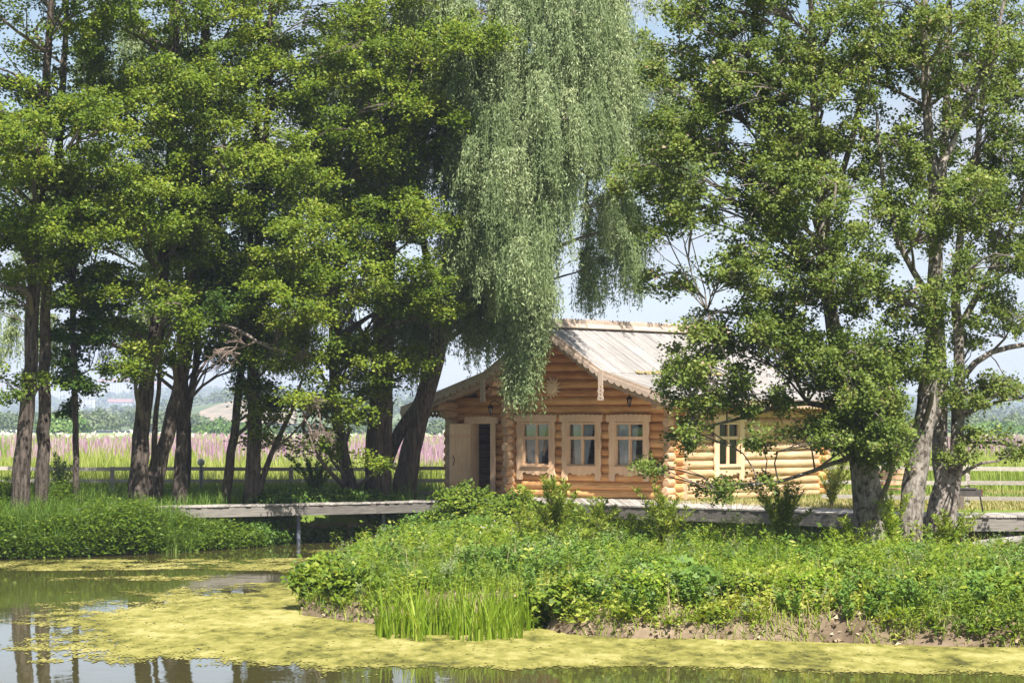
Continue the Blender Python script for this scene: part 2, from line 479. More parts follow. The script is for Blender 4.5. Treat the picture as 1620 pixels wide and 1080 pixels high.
# ------------------------------------------------------------------ terrain
DF_PX = [(-260, 60.0), (0, 61.0), (225, 63.0), (320, 64.0), (475, 65.5), (680, 68.2), (780, 67.7), (923, 65.5), (1000, 64.2), (1210, 61.1), (1354, 58.5), (1511, 56.9), (1760, 57.3)]
DF = [((px - CX) * d / F, d) for px, d in DF_PX]
def deck_front(X):
    return np.interp(X, [a for a, b in DF], [b for a, b in DF])
shore_px = [(1740, 1026), (1400, 1019), (1250, 1014), (1100, 1010), (1000, 1010), (900, 1003), (845, 990), (760, 986), (600, 988), (520, 978), (484, 962), (478, 945),
            (510, 918), (590, 888), (660, 872), (735, 863), (690, 857), (600, 855), (480, 857), (400, 864), (300, 871), (200, 877), (100, 881), (0, 884), (-260, 892)]
LAND = [tuple(on(px, py, 0)[:2]) for px, py in shore_px] + [(-60, 56), (-60, 9000), (60, 9000), (60, 33)]
# a wavering shoreline
_l = []
for i in range(len(LAND)):
    a = np.array(LAND[i]); b_ = np.array(LAND[(i + 1) % len(LAND)])
    _l.append(a)
    if i < 24:
        k = max(1, int(np.linalg.norm(b_ - a) / 0.9))
        for j in range(1, k):
            p = a + (b_ - a) * j / k
            _l.append(p + rng.normal(0, 1, 2) * ((0.3, 0.85) if i < 8 else (0.22, 0.22)))
LANDP = np.array(_l)
def shore_dist(X, Y):
    """signed distance to the shoreline, positive on land"""
    X = np.asarray(X, float); Y = np.asarray(Y, float)
    best = np.full(X.shape, 1e9); ins = np.zeros(X.shape, bool)
    n = len(LANDP)
    for i in range(n):
        ax, ay = LANDP[i]; bx, by = LANDP[(i + 1) % n]
        dx, dy = bx - ax, by - ay
        t = np.clip(((X - ax) * dx + (Y - ay) * dy) / (dx * dx + dy * dy), 0, 1)
        best = np.minimum(best, np.hypot(X - ax - t * dx, Y - ay - t * dy))
        if ay != by:
            c = ((ay > Y) != (by > Y)) & (X < dx * (Y - ay) / dy + ax)
            ins ^= c
    return np.where(ins, best, -best)
def ground_z(X, Y, sd=None):
    if sd is None: sd = shore_dist(X, Y)
    s = np.maximum(sd, 0)
    z = 0.40 * (1 - np.exp(-s / 0.24)) + 0.12 * smooth(s, 0.4, 5)
    z = z + 0.10 * (fbm(X * 0.55, Y * 0.35, 4) - 0.5) * smooth(s, 0, 1) + 0.22 * (fbm(X * 2.2 + 9, Y * 1.6, 4, 0.7) - 0.5) * smooth(s, 0, 0.4)
    rt = smooth(X, 1.2, 2.6)
    dY = Y - deck_front(X)
    z = z - rt * 0.40 * smooth(dY, -7.5, -3.0)
    q = smooth(dY, -0.1 + 0.9 * rt, 1.9 + 1.4 * rt)
    z = z * (1 - q) + (0.965 + 0.05 * (fbm(X * 0.5, Y * 0.3, 3) - 0.5)) * q
    near = smooth(5.5 - Y, 0, 3)
    zz = np.where(sd > 0, z, -0.7 * (1 - np.exp(sd / 0.7)))
    return zz * (1 - near) + 1.25 * near
def gz(x, y):
    return float(ground_z(np.array([x]), np.array([y]))[0])
xs = np.concatenate([[-6000, -3000, -1500, -700, -350, -180, -90, -60], np.arange(-40, -15, 1.0), np.arange(-15, 15, 0.18), np.arange(15, 41, 1.0), [60, 90, 180, 350, 700, 1500, 3000, 6000]])
ys = np.concatenate([[-400, -100, -30, -8], np.arange(0, 28, 1.0), np.arange(28, 78, 0.18), np.arange(78, 120, 1.5), [140, 180, 250, 350, 500, 700, 1000, 1500, 2300, 3500, 5500, 8800]])
GX, GY = np.meshgrid(xs, ys)
GZ = ground_z(GX, GY)
nx, ny = len(xs), len(ys)
ii = (np.arange(ny - 1)[:, None] * nx + np.arange(nx - 1)[None]).ravel()
ground = np_mesh('ground', np.stack([GX, GY, GZ], -1).reshape(-1, 3), np.stack([ii, ii + 1, ii + nx + 1, ii + nx], 1), None, M['ground'], smoothed=True)
tag(ground, kind='structure')

wx = np.arange(-60, 61, 10.0); wy = np.arange(-2, 75, 7.0)
WX, WY = np.meshgrid(wx, wy)
i0 = (np.arange(len(wy) - 1)[:, None] * len(wx) + np.arange(len(wx) - 1)[None]).ravel()
water = np_mesh('pond_water', np.stack([WX, WY, WX * 0], -1).reshape(-1, 3), np.stack([i0, i0 + 1, i0 + len(wx) + 1, i0 + len(wx)], 1), None, M['water'])
tag(water, kind='structure')

# floating duckweed: small cells kept where the mat is thick
cx_, cy_ = 0.026, 0.07
dx = np.arange(-13.0, 9.5, cx_); dy = np.arange(29.5, 66, cy_)
DX, DY = np.meshgrid(dx, dy)
sdw = -shore_dist(DX[::3, ::6], DY[::3, ::6])
sdw = np.repeat(np.repeat(sdw, 3, 0), 6, 1)[:len(dy), :len(dx)]
ppx = CX + F * DX / DY; ppy = HY + EZ * F / DY
n1 = fbm(DX * 0.33 + 3, DY * 0.16 + 8, 6, 0.62); n2 = fbm(DX * 1.7, DY * 1.0 + 40, 5, 0.65)
def el(cx, cy, rx, ry): return 1 - np.sqrt(((ppx - cx) / rx) ** 2 + ((ppy - cy) / ry) ** 2)
th = np.maximum.reduce([el(560, 985, 470, 62), el(900, 1028, 760, 30), el(1500, 1036, 950, 27), el(330, 892, 420, 9), el(500, 893, 220, 14) * 1.0,
                        el(60, 897, 260, 7), el(620, 872, 160, 5), el(520, 950, 160, 45), el(330, 915, 300, 6) * 0.5])
cov = np.clip(0.55 + th * 1.1, 0, np.where(ppy < 922, 0.80, 1.0)) + 0.30 * smooth(0.7 - sdw, 0, 0.6) * (ppy > 940) - 0.24 * (ppy < 922)
u1 = np.clip((n1 - 0.28) / 0.44, 0, 1); u2 = np.clip((n2 - 0.25) / 0.5, 0, 1); u3 = fbm(DX * 9, DY * 3.2 + 11, 3, 0.6)
mixn = 0.40 * u1 + 0.38 * u2 + 0.22 * u3
keep = (mixn + rng.normal(0, 0.055, DX.shape) > 1.04 - cov) & (sdw > -0.6) & (rng.random(DX.shape) > 0.008 + 0.4 * smooth(1.16 - cov - mixn * 0.6, 0.05, 0.4) * 0.5)
r_, c_ = np.nonzero(keep)
x0 = dx[c_]; y0 = dy[r_]
Vd = np.stack([np.stack([x0, y0], 1), np.stack([x0 + cx_, y0], 1), np.stack([x0 + cx_, y0 + cy_], 1), np.stack([x0, y0 + cy_], 1)], 1).reshape(-1, 2)
Vd = np.concatenate([Vd, np.full((len(Vd), 1), 0.006)], 1)
Vd[:, 0] += 0.010 * np.sin(Vd[:, 1] * 40 + 3 * np.sin(Vd[:, 0] * 7)); Vd[:, 1] += 0.03 * np.sin(Vd[:, 0] * 23 + 2 * np.sin(Vd[:, 1] * 5))
rd = np.clip(0.5 + 1.7 * (fbm(x0 * 1.1, y0 * 0.5, 5, 0.75) - 0.5) + 0.9 * (fbm(x0 * 7, y0 * 2.5, 3, 0.7) - 0.5) + rng.normal(0, 0.07, len(x0)), 0, 1)
duck = np_mesh('duckweed', Vd, np.arange(len(x0) * 4).reshape(-1, 4), rd, M['duck'])
tag(duck, 'yellow green duckweed mats floating on the dark pond water', 'duckweed', kind='stuff')

# ------------------------------------------------------------------ far background
def far_crowns(cx, cy, cz, rad, hgt, nq, qs):
    """leafy masses for far trees: quads over a bumpy crown"""
    n = len(cx); P = []
    d = unit(rng.normal(size=(n, nq, 3))); d[..., 2] = np.abs(d[..., 2]) * 1.0 - 0.15
    lump = 1 + 0.25 * np.sin(d[..., 0] * 5 + cx[:, None]) * np.cos(d[..., 2] * 6 + cy[:, None])
    r = rng.uniform(0.7, 1.0, (n, nq)) * lump
    P = np.stack([cx[:, None] + d[..., 0] * r * rad[:, None], cy[:, None] + d[..., 1] * r * rad[:, None], cz[:, None] + hgt[:, None] * (0.35 + 0.62 * d[..., 2] * r)], -1).reshape(-1, 3)
    T = unit(rng.normal(size=P.shape)); N = unit(d.reshape(-1, 3) + rng.normal(0, 0.5, P.shape) + np.array([0, 0, 0.4]))
    T = unit(np.cross(N, T))
    s = np.repeat(qs, nq) * rng.uniform(0.6, 1.3, len(P)) if hasattr(qs, '__len__') else qs * rng.uniform(0.6, 1.3, len(P))
    V, Q = leaf_quads(P, T, N, s, s * 0.8, 0.1)
    rr = np.clip(np.repeat(rng.uniform(0.15, 0.8, n), nq) + rng.normal(0, 0.12, len(P)), 0, 1)
    return V, Q, rr
def hill(name, d0, depth, prof, label):
    """a ridge whose skyline passes through the given points"""
    pxs = np.arange(-900, 2600, 25.0)
    top = np.interp(pxs, [a for a, b in prof], [b for a, b in prof]) + 3 * (fbm(pxs * 0.01, pxs * 0 + d0, 4) - 0.5)
    rows = []
    for t in np.linspace(0, 1, 9):
        d = d0 + depth * t
        ztop = EZ + (HY - top) * (d0 + depth) / F
        z = 0.5 + (ztop - 0.5) * np.sin(t * np.pi / 2) ** 1.2
        rows.append(np.stack([(pxs - CX) * d / F, pxs * 0 + d, z], 1))
    rows.append(np.stack([(pxs - CX) * (d0 + depth * 1.5) / F, pxs * 0 + d0 + depth * 1.5, pxs * 0], 1))
    V = np.concatenate(rows); w = len(pxs)
    i = (np.arange(len(rows) - 1)[:, None] * w + np.arange(w - 1)[None]).ravel()
    o = np_mesh(name, V, np.stack([i, i + 1, i + w + 1, i + w], 1), None, M['hill'], smoothed=True)
    tag(o, kind='structure')
    def zat(px, t):
        tp = np.interp(px, pxs, top); ztop = EZ + (HY - tp) * (d0 + depth) / F
        return 0.5 + (ztop - 0.5) * np.sin(np.clip(t, 0, 1) * np.pi / 2) ** 1.2
    return zat
far_prof = [(-900, 640), (0, 643), (150, 634), (230, 628), (330, 624), (480, 620), (620, 626), (720, 628), (900, 634), (1200, 634), (1450, 632), (1540, 626), (1640, 622), (2600, 620)]
mid_prof = [(-900, 668), (120, 668), (220, 655), (300, 642), (380, 628), (480, 630), (560, 640), (640, 643), (720, 638), (800, 655), (1000, 664), (1450, 662), (1640, 656), (2600, 650)]
z_far = hill('far_hills', 2500, 1200, far_prof, '')
z_mid = hill('near_hills', 1250, 350, mid_prof, '')
def wood_on(zf, d0, depth, n, h, nq, qs, skip=None):
    px = rng.uniform(-250, 1900, n); t = rng.uniform(0.05, 1, n) ** 0.6
    if skip is not None:
        ok = ~skip(px, t); px, t = px[ok], t[ok]
    d = d0 + depth * t
    hh = h * rng.uniform(0.6, 1.2, len(px))
    return far_crowns((px - CX) * d / F, d, zf(px, t) - 1, hh * 0.45, hh, nq, qs)
parts = [wood_on(z_far, 2500, 1200, 1900, 11, 26, 4.0),
         wood_on(z_mid, 1250, 350, 1100, 8, 60, 1.9, lambda px, t: (px > 300) & (px < 470) & (t < 0.72))]
wood = np_mesh('hillside_wood', *join(parts), M['far'])
tag(wood, 'hazy blue green woods covering the far hills on the horizon', 'woods', kind='stuff')
# sandy quarry slope
mb = MB()
qv = []
for j, t in enumerate(np.linspace(0.12, 0.75, 7)):
    for i, px in enumerate(np.linspace(300, 470, 18)):
        e = max(0, 1 - abs((px - 400) / 95)) ** 0.5
        tt = 0.06 + (t - 0.06) * (0.35 + 0.65 * e)
        d = 1250 + 350 * tt
        qv.append((((px - CX) * d / F), d, float(z_mid(px, tt)) + 0.5 + 0.9 * float(fbm(np.array([px * 0.11]), np.array([t * 9]))[0])))
mb.v = [Vector(v) for v in qv]
for j in range(6):
    for i in range(17):
        mb.face([j * 18 + i, j * 18 + i + 1, (j + 1) * 18 + i + 1, (j + 1) * 18 + i])
tag(mb.build('sand_slope', M['sand']), kind='structure')

# willows and bushes at the far edge of the meadow
cnt = 130
px = np.concatenate([rng.uniform(-150, 330, 60), rng.uniform(330, 1400, 46), rng.uniform(1380, 1800, 40)])
d = rng.uniform(540, 760, len(px))
topy = np.interp(px, [-200, 0, 60, 120, 200, 300, 400, 700, 1400, 1500, 1640, 1800], [634, 636, 644, 640, 636, 648, 668, 660, 658, 650, 646, 644]) + rng.uniform(-3, 14, len(px))
hh = np.maximum((HY - topy) * d / F + 2.0, 2.2)
V, Q, rr = far_crowns((px - CX) * d / F, d, px * 0 + 0.6, np.maximum(hh * 0.52, 2.2), hh, 330, 0.8)
belt = np_mesh('willow_belt', V, Q, rr, M['far'])
tag(belt, 'grey green belt of willow bushes along the far meadow edge', 'woods', kind='stuff')
for (bx, by, bd, bw, bh, lab) in ((97, 690, 430, 4.6, 4.6, 'round bright green bush at the far edge of the meadow between two left trunks'),
                                 (365, 690, 470, 9.5, 3.4, 'wide low green bush beyond the fireweed below the sandy slope'),
                                 (1590, 690, 480, 7.0, 3.0, 'low dark bush at the far meadow edge on the right')):
    root = empty('meadow_bush', ((bx - CX) * bd / F, bd, 0.95)); tag(root, lab, 'bush', 'bushes beyond the meadow')
    n_ = 5; ox = rng.uniform(-bw * 0.55, bw * 0.55, n_)
    V, Q, rr = far_crowns(ox, rng.uniform(-1, 1, n_), np.zeros(n_) - 0.2, np.full(n_, bw * 0.55), bh * rng.uniform(0.75, 1.1, n_), 500, 0.55)
    np_mesh('foliage', V, Q, rr, M['farg'], root)
    t_ = MB()
    for q in range(5): t_.tube([(ox[q] * 0.3, 0, -0.2), (ox[q], 0, bh * 0.6)], [0.12, 0.04], 5)
    t_.build('stem', M['limb'], root)

# distant town
city = [(8, 646, 3600, 60, 16, 0), (45, 640, 3900, 26, 22, 1), (-20, 640, 3800, 40, 26, 1), (120, 640, 3700, 34, 40, 0), (150, 641, 3750, 22, 34, 0), (184, 636, 3650, 44, 28, 1), (212, 634, 3900, 24, 36, 1),
        (244, 633, 4000, 40, 24, 1), (270, 632, 3900, 30, 18, 0), (94, 640, 4000, 30, 36, 0), (1380, 634, 3900, 50, 14, 0), (560, 622, 4000, 40, 14, 0), (192, 650, 3000, 26, 10, 1), (128, 652, 2950, 30, 16, 0), (68, 636, 4000, 30, 44, 0)]
lbl = ['long low pale block at the far left edge of the town', 'pale block with red roof left of the first trunk gap', 'pale block with red roof beyond the left frame edge', 'tall white tower between second and third left trunks',
       'second white tower close beside the third trunk', 'wide white block with red roof right of the thin trunk', 'narrow tall white block beside the wide red roofed one', 'pale block with red roof behind the leaning trunks',
       'low white block nearest the wooded hill', 'white tower at the left of the tower pair', 'low pale block far off at the right', 'low pale building on the ridge behind the trees', 'small pale house below the wide white block', 'lower white block in front of the towers', 'tallest white tower block of the left town']
for (cx0, by, d, w, h, red), lb in zip(city, lbl):
    b0 = at(cx0, by, d); b0.z -= 12
    root = empty('apartment_block', b0, R(random.uniform(-20, 20))); tag(root, lb + ' on the horizon', 'building', 'town buildings on the horizon')
    m1 = MB(); m1.box((0, 0, (h + 12) / 2), (w, 14, h + 12)); m1.build('wall', M['city'], root)
    m2 = MB()
    m2.prism([(-w / 2 - 1, -8, h + 12.05), (w / 2 + 1, -8, h + 12.05), (w / 2 + 1, 8, h + 12.05), (-w / 2 - 1, 8, h + 12.05)], (0, 0, 1.5 + 2 * red)); m2.build('roof', M['city_red'] if red else M['city'], root)
    m3 = MB()
    for fl in range(int(h // 3)):
        for c in range(int(w // 4)):
            m3.box((-w / 2 + 2.3 + c * 4, -7.1, 13.5 + fl * 3), (1.8, 0.3, 1.5))
    if m3.v: tag(m3.build('window', M['city_win'], root), kind='stuff')

# ------------------------------------------------------------------ meadow
def scatter(n, d0, d1, pxa=-120, pxb=1740, power=1.0):
    """points on the ground, denser close by"""
    u = rng.random(n) ** power
    d = 1 / (1 / d0 + (1 / d1 - 1 / d0) * u)
    px = rng.uniform(pxa, pxb, n)
    return (px - CX) * d / F, d
x, y = scatter(90000, 76, 330)
keep = ~((x > -2.5) & (x < 10) & (y < 82)); x, y = x[keep], y[keep]
z = np.full(len(x), 0.93)
P = np.stack([x, y, z], 1)
H = rng.uniform(0.35, 1.0, len(x)) * np.where(y > 120, 1.25, 1) * (0.7 + 0.6 * fbm(x * 0.3, y * 0.12, 3)); sc = np.maximum(1, y / 110)
V, Q, sg = blades(P, H, 0.020 * sc * rng.uniform(0.7, 1.4, len(x)), rng.uniform(0.1, 0.5, len(x)))
rr = np.repeat(np.clip(rng.normal(0.5, 0.2, len(x)) + 1.0 * (fbm(x * 0.15, y * 0.05, 4) - 0.5), 0, 1), sg)
tag(np_mesh('meadow_grass', V, Q, rr, M['meadow']), 'tall yellow green meadow grass behind the fence', 'grass', kind='stuff')
# fireweed
n = 26000
x, y = scatter(8500, 112, 300)
x2, y2 = scatter(900, 96, 130, 620, 830)
x3, y3 = scatter(3000, 150, 320)
x, y = np.concatenate([x, x2, x3]), np.concatenate([y, y2, y3])
dn = fbm(x * 0.12, y * 0.035, 4)
keep = (dn + 0.12 * smooth(y, 90, 160) > 0.53 + rng.normal(0, 0.05, len(x))) | ((y > 250) & (dn > 0.45)); x, y = x[keep], y[keep]
hs = rng.uniform(0.6, 1.2, len(x)); fl = rng.uniform(0.22, 0.45, len(x))
parts = []
for a in (0.4, 1.97):
    side = np.stack([np.full(len(x), math.cos(a)), np.full(len(x), math.sin(a)), np.zeros(len(x))], 1)
    b0 = np.stack([x, y, 0.95 + hs - fl], 1); w = (0.055 * np.maximum(1, y / 130) * rng.uniform(0.7, 1.3, len(x)))[:, None]
    tip = b0 + np.stack([rng.normal(0, 0.03, len(x)), rng.normal(0, 0.03, len(x)), fl * 1.25], 1)
    V = np.stack([b0 - side * w * 0.5, b0 + side * w * 0.5, b0 * 0.45 + tip * 0.55 + side * w * 0.4, b0 * 0.45 + tip * 0.55 - side * w * 0.4,
                  tip], 1)
    m_ = len(x); base = np.arange(m_)[:, None] * 5
    Q = np.concatenate([base + [0, 1, 2, 3], base + [3, 2, 4, 4]], 0)[:, :4]
    Q = Q[:m_] if False else Q
    V4 = V.reshape(-1, 3)
    # second quad degenerates to the tip: give it its own four corners
    tipL = tip - side * w * 0.06; tipR = tip + side * w * 0.06
    V = np.stack([b0 - side * w * 0.5, b0 + side * w * 0.5, b0 * 0.45 + tip * 0.55 + side * w * 0.4, b0 * 0.45 + tip * 0.55 - side * w * 0.4, tipR, tipL], 1).reshape(-1, 3)
    base = np.arange(m_)[:, None] * 6
    Q = np.concatenate([base + [0, 1, 2, 3], base + [3, 2, 4, 5]], 1).reshape(-1, 4)
    rr = np.repeat(rng.random(m_), 2)
    parts.append((V, Q, rr))
tag(np_mesh('fireweed', *join(parts), M['fireweed']), 'pink purple fireweed spikes in a wide band across the meadow', 'wildflowers', kind='stuff')
x, y = scatter(450, 280, 520)
P = np.stack([x, y, np.full(len(x), 1.5)], 1) + rng.normal(0, 0.15, (len(x), 3))
V, Q = leaf_quads(P, unit(rng.normal(size=P.shape)), np.tile([0, -0.5, 1.0], (len(x), 1)), rng.uniform(0.3, 0.9, len(x)), rng.uniform(0.3, 0.8, len(x)))
tag(np_mesh('meadow_umbels', V, Q, rng.random(len(x)), M['wflower']), 'cream white umbels at the far side of the meadow', 'wildflowers', kind='stuff')

# ------------------------------------------------------------------ the log house
HR = R(-40)
house = empty('log_house', (4.22, 69.0, 1.0), HR)
tag(house, 'honey coloured log house with carved window frames and weathered plank roof', 'house')
XL, YB = -7.53, 6.75
AX, AZ, BW, BZ, EW, EZR = -3.53, 4.60, 2.02, 3.33, 4.27, 2.65
EWL, EZL = 5.05, 2.42
def roof_z(x):
    a = abs(x - AX)
    if x < AX and a > BW: return BZ - (BZ - EZL) * (a - BW) / (EWL - BW)
    return AZ - (AZ - BZ) * a / BW if a < BW else BZ - (BZ - EZR) * (a - BW) / (EW - BW)
LR, LP = 0.122, 0.225
def log_run(mb, a, b, ax, fixed, z, mc=1):
    """one log from a to b along axis ax"""
    if b - a < 0.03: return
    mb.cr = random.random()
    k = max(2, int((b - a) / 0.6) + 1)
    pts, rad = [], []
    dz = random.uniform(-0.004, 0.004)
    for i in range(k + 1):
        t = a + (b - a) * i / k
        pts.append((t, fixed, z + dz) if ax == 'x' else (fixed, t, z + dz))
        rad.append(LR * random.uniform(0.975, 1.02))
    e = 0.03
    for q_, t in ((0, a + e), (len(pts), b - e)):
        nn = (t, fixed, z + dz) if ax == 'x' else (fixed, t, z + dz)
        if q_ == 0: pts.insert(1, nn); rad.insert(1, LR)
        else: pts.insert(len(pts) - 1, nn); rad.insert(len(rad) - 1, LR)
    rad[0] = rad[-1] = LR * 0.84
    mb.tube(pts, rad, 18, True, 0, mc)
WIN = [-1.37, -2.97, -4.55]
OW, OZ0, OZ1 = 0.50, 0.80, 2.02          # half width, sill and head of the openings
front_open = [(c - OW, c + OW, OZ0, OZ1) for c in WIN] + [(-6.80, -6.14, -1, 1.99)]
def cut(a, b, z, holes):
    segs = [(a, b)]
    for (h0, h1, z0, z1) in holes:
        if z + 0.09 < z0 or z - 0.09 > z1: continue
        ns = []
        for (p, q) in segs:
            if h1 <= p or h0 >= q: ns.append((p, q)); continue
            if p < h0: ns.append((p, h0))
            if q > h1: ns.append((h1, q))
        segs = ns
    return segs
mbf = MB()
k = 0
while True:
    z = 0.115 + LP * k
    if z > 4.45: break
    if z < 2.55: a, b = XL - 0.36 + random.uniform(-0.03, 0.03), 0.36 + random.uniform(-0.03, 0.03)
    else:
        xsx = np.linspace(-8, 1, 400); ok = [q for q in xsx if roof_z(q) - 0.16 > z]
        if not ok: break
        a, b = max(min(ok), XL - 0.1), min(max(ok), 0.1)
    for (p, q) in cut(a, b, z, front_open): log_run(mbf, p, q, 'x', 0, z)
    k += 1
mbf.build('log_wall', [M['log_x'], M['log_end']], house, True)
side_open = [(1.66, 2.86, OZ0, OZ1)]
mbs = MB()
for k in range(12):
    z = 0.0 + LP * k + (0.06 if k == 0 else 0)
    ext = 0.36 if k < 11 else 0.9
    if k == 1: ext = 0.42
    for (p, q) in cut(-ext + random.uniform(-0.03, 0.03), YB + 0.36, z, side_open): log_run(mbs, p, q, 'y', 0, z)
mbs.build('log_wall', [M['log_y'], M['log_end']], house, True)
mbi = MB()
for k in range(12): log_run(mbi, -0.38 + random.uniform(-0.06, 0.06), YB, 'y', -5.46, LP * k + (0.06 if k == 0 else 0))
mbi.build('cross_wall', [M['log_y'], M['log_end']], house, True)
mbl = MB()
for k in range(12): log_run(mbl, -0.36 - (0.5 if k == 11 else 0.2 if k == 10 else 0), YB + 0.36, 'y', XL, LP * k + (0.06 if k == 0 else 0))
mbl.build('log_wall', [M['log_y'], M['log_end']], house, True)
mbk = MB()
for k in range(19):
    z = 0.115 + LP * k
    ok = [q for q in np.linspace(-8, 1, 200) if roof_z(q) - 0.16 > z]
    if not ok: break
    a, b = (XL - 0.36, 0.36) if z < 2.55 else (min(ok), max(ok))
    log_run(mbk, a, b, 'x', YB, z)
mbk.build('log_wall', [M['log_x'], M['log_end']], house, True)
fl = MB(); fl.box((XL / 2, YB / 2, 0.04), (-XL - 0.3, YB - 0.3, 0.06)); fl.build('floor', M['dark'], house)
cl = MB(); cl.box((XL / 2, YB / 2, 2.52), (-XL - 0.3, YB - 0.3, 0.05)); cl.build('ceiling', M['dark'], house)
# purlins carrying the front overhang
for (x, z, l0) in ((AX, AZ - 0.30, 0.95), (AX + BW - 0.1, BZ - 0.22, 0.95), (AX - BW + 0.1, BZ - 0.22, 0.95), (AX + 3.72, 2.62, 0.95), (AX - 4.1, 2.5, 0.85)):
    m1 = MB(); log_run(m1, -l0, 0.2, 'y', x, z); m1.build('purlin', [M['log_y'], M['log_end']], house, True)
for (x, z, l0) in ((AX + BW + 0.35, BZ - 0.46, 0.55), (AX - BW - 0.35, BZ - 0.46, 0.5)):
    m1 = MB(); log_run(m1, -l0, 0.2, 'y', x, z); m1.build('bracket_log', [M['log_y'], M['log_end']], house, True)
# roof: four plank slopes
Y0, Y1 = -1.12, YB + 0.62
rf = MB(); y = Y0
while y < Y1:
    w = random.uniform(0.13, 0.17)
    for sgn in (-1, 1):
        rf.cr = random.random()
        j1, j2 = random.uniform(-0.006, 0.006), random.uniform(-0.006, 0.006)
        xa, xb = AX, AX + sgn * (BW + 0.10)
        za, zb = AZ + j1, BZ - (AZ - BZ) / BW * 0.10 + 0.012 + j1 + 0.04
        rf.prism([(xa, y, za), (xb, y, zb), (xb, y + w - 0.012, zb), (xa, y + w - 0.012, za)], (0, 0, -0.035))
        rf.cr = random.random()
        ew, ez = (EW, EZR) if sgn > 0 else (EWL, EZL)
        xa, xb = AX + sgn * (BW - 0.1), AX + sgn * (ew + random.uniform(-0.012, 0.012))
        za, zb = BZ + 0.03 + j2, ez + j2
        rf.prism([(xa, y, za), (xb, y, zb), (xb, y + w - 0.012, zb), (xa, y + w - 0.012, za)], (0, 0, -0.035))
    y += w
rf.build('roof', M['roof'], house)
ub = MB()   # boarding underneath the planks
for sgn in (-1, 1):
    for (xa, za, xb, zb) in ((AX, AZ - 0.055, AX + sgn * BW, BZ - 0.06), (AX + sgn * BW, BZ - 0.06, AX + sgn * ((EW if sgn > 0 else EWL) - 0.05), (EZR if sgn > 0 else EZL) - 0.05)):
        ub.prism([(xa, Y0 + 0.03, za), (xb, Y0 + 0.03, zb), (xb, Y1 - 0.03, zb), (xa, Y1 - 0.03, za)], (0, 0, -0.03))
ub.build('roof_boarding', M['trim'], house)
# ridge board with a toothed crest
rb = MB()
rb.box((AX, (Y0 + Y1) / 2, AZ + 0.05), (0.05, Y1 - Y0 + 0.1, 0.20))
for sgn in (-1, 1):
    rb.box((AX + sgn * 0.13, (Y0 + Y1) / 2, AZ + 0.01), (0.22, Y1 - Y0 + 0.06, 0.03), Matrix.Rotation(sgn * math.atan(0.63), 3, 'Y'))
y = Y0
while y < Y1 - 0.05:
    rb.prism([(AX - 0.02, y, AZ + 0.15), (AX - 0.02, y + 0.05, AZ + 0.215), (AX - 0.02, y + 0.10, AZ + 0.15)], (0.04, 0, 0))
    y += 0.125
rb.build('ridge_board', M['pale'], house)
# carved barge boards
def lace(mb, p0, p1, y, cell, h, amp, hole=True, th=0.022):
    """a hanging strip from p0 to p1 (x,z) with a scalloped edge and pierced cells"""
    p0 = np.array(p0); p1 = np.array(p1); L = np.linalg.norm(p1 - p0); n = max(1, int(round(L / cell)))
    def P(u, v): q = p0 + (p1 - p0) * u; return Vector((q[0], y, q[1] - v))
    for i in range(n):
        a, b, c = i / n, (i + 0.5) / n, (i + 1) / n
        TL, T, TR = P(a, 0), P(b, 0), P(c, 0)
        Rr, BR, B, BL, Ll = P(c, h * 0.5), P(c, h - amp), P(b, h + amp), P(a, h - amp), P(a, h * 0.5)
        B1, B2 = P(a + (c - a) * 0.22, h + amp * 0.55), P(a + (c - a) * 0.78, h + amp * 0.55)
        tt = (0, th, 0)
        if hole:
            hw = 0.22 / n; hh = h * 0.24
            t, r, bb, l = P(b, h * 0.5 - hh), P(b + hw, h * 0.5), P(b, h * 0.5 + hh), P(b - hw, h * 0.5)
            mb.prism([TL, T, t, l, Ll], tt); mb.prism([T, TR, Rr, r, t], tt)
            mb.prism([Ll, l, bb, B, B1, BL], tt); mb.prism([bb, r, Rr, BR, B2, B], tt)
        else:
            mb.prism([TL, TR, BR, B2, B, B1, BL], tt)
for sgn in (-1, 1):
    bb = MB(); lc = MB(); l2 = MB()
    for (xa, za, xb, zb) in ((AX, AZ, AX + sgn * BW, BZ + 0.04), (AX + sgn * BW, BZ + 0.04, AX + sgn * (EW if sgn > 0 else EWL), (EZR if sgn > 0 else EZL) + 0.01)):
        bb.prism([(xa, Y0 - 0.035, za + 0.02), (xb, Y0 - 0.035, zb + 0.02), (xb, Y0 - 0.035, zb - 0.14), (xa, Y0 - 0.035, za - 0.14)], (0, 0.03, 0))
        lace(lc, (xa, za - 0.08), (xb, zb - 0.08), Y0 - 0.06, 0.24, 0.12, 0.036, False)
        lace(l2, (xa, za - 0.13), (xb, zb - 0.13), Y0 - 0.002, 0.145, 0.20, 0.022, True)
    b1 = bb.build('barge_board', M['pale'], house)
    lc.build('carved_edge', M['pale'], b1); l2.build('carved_lace', M['carved'], b1)
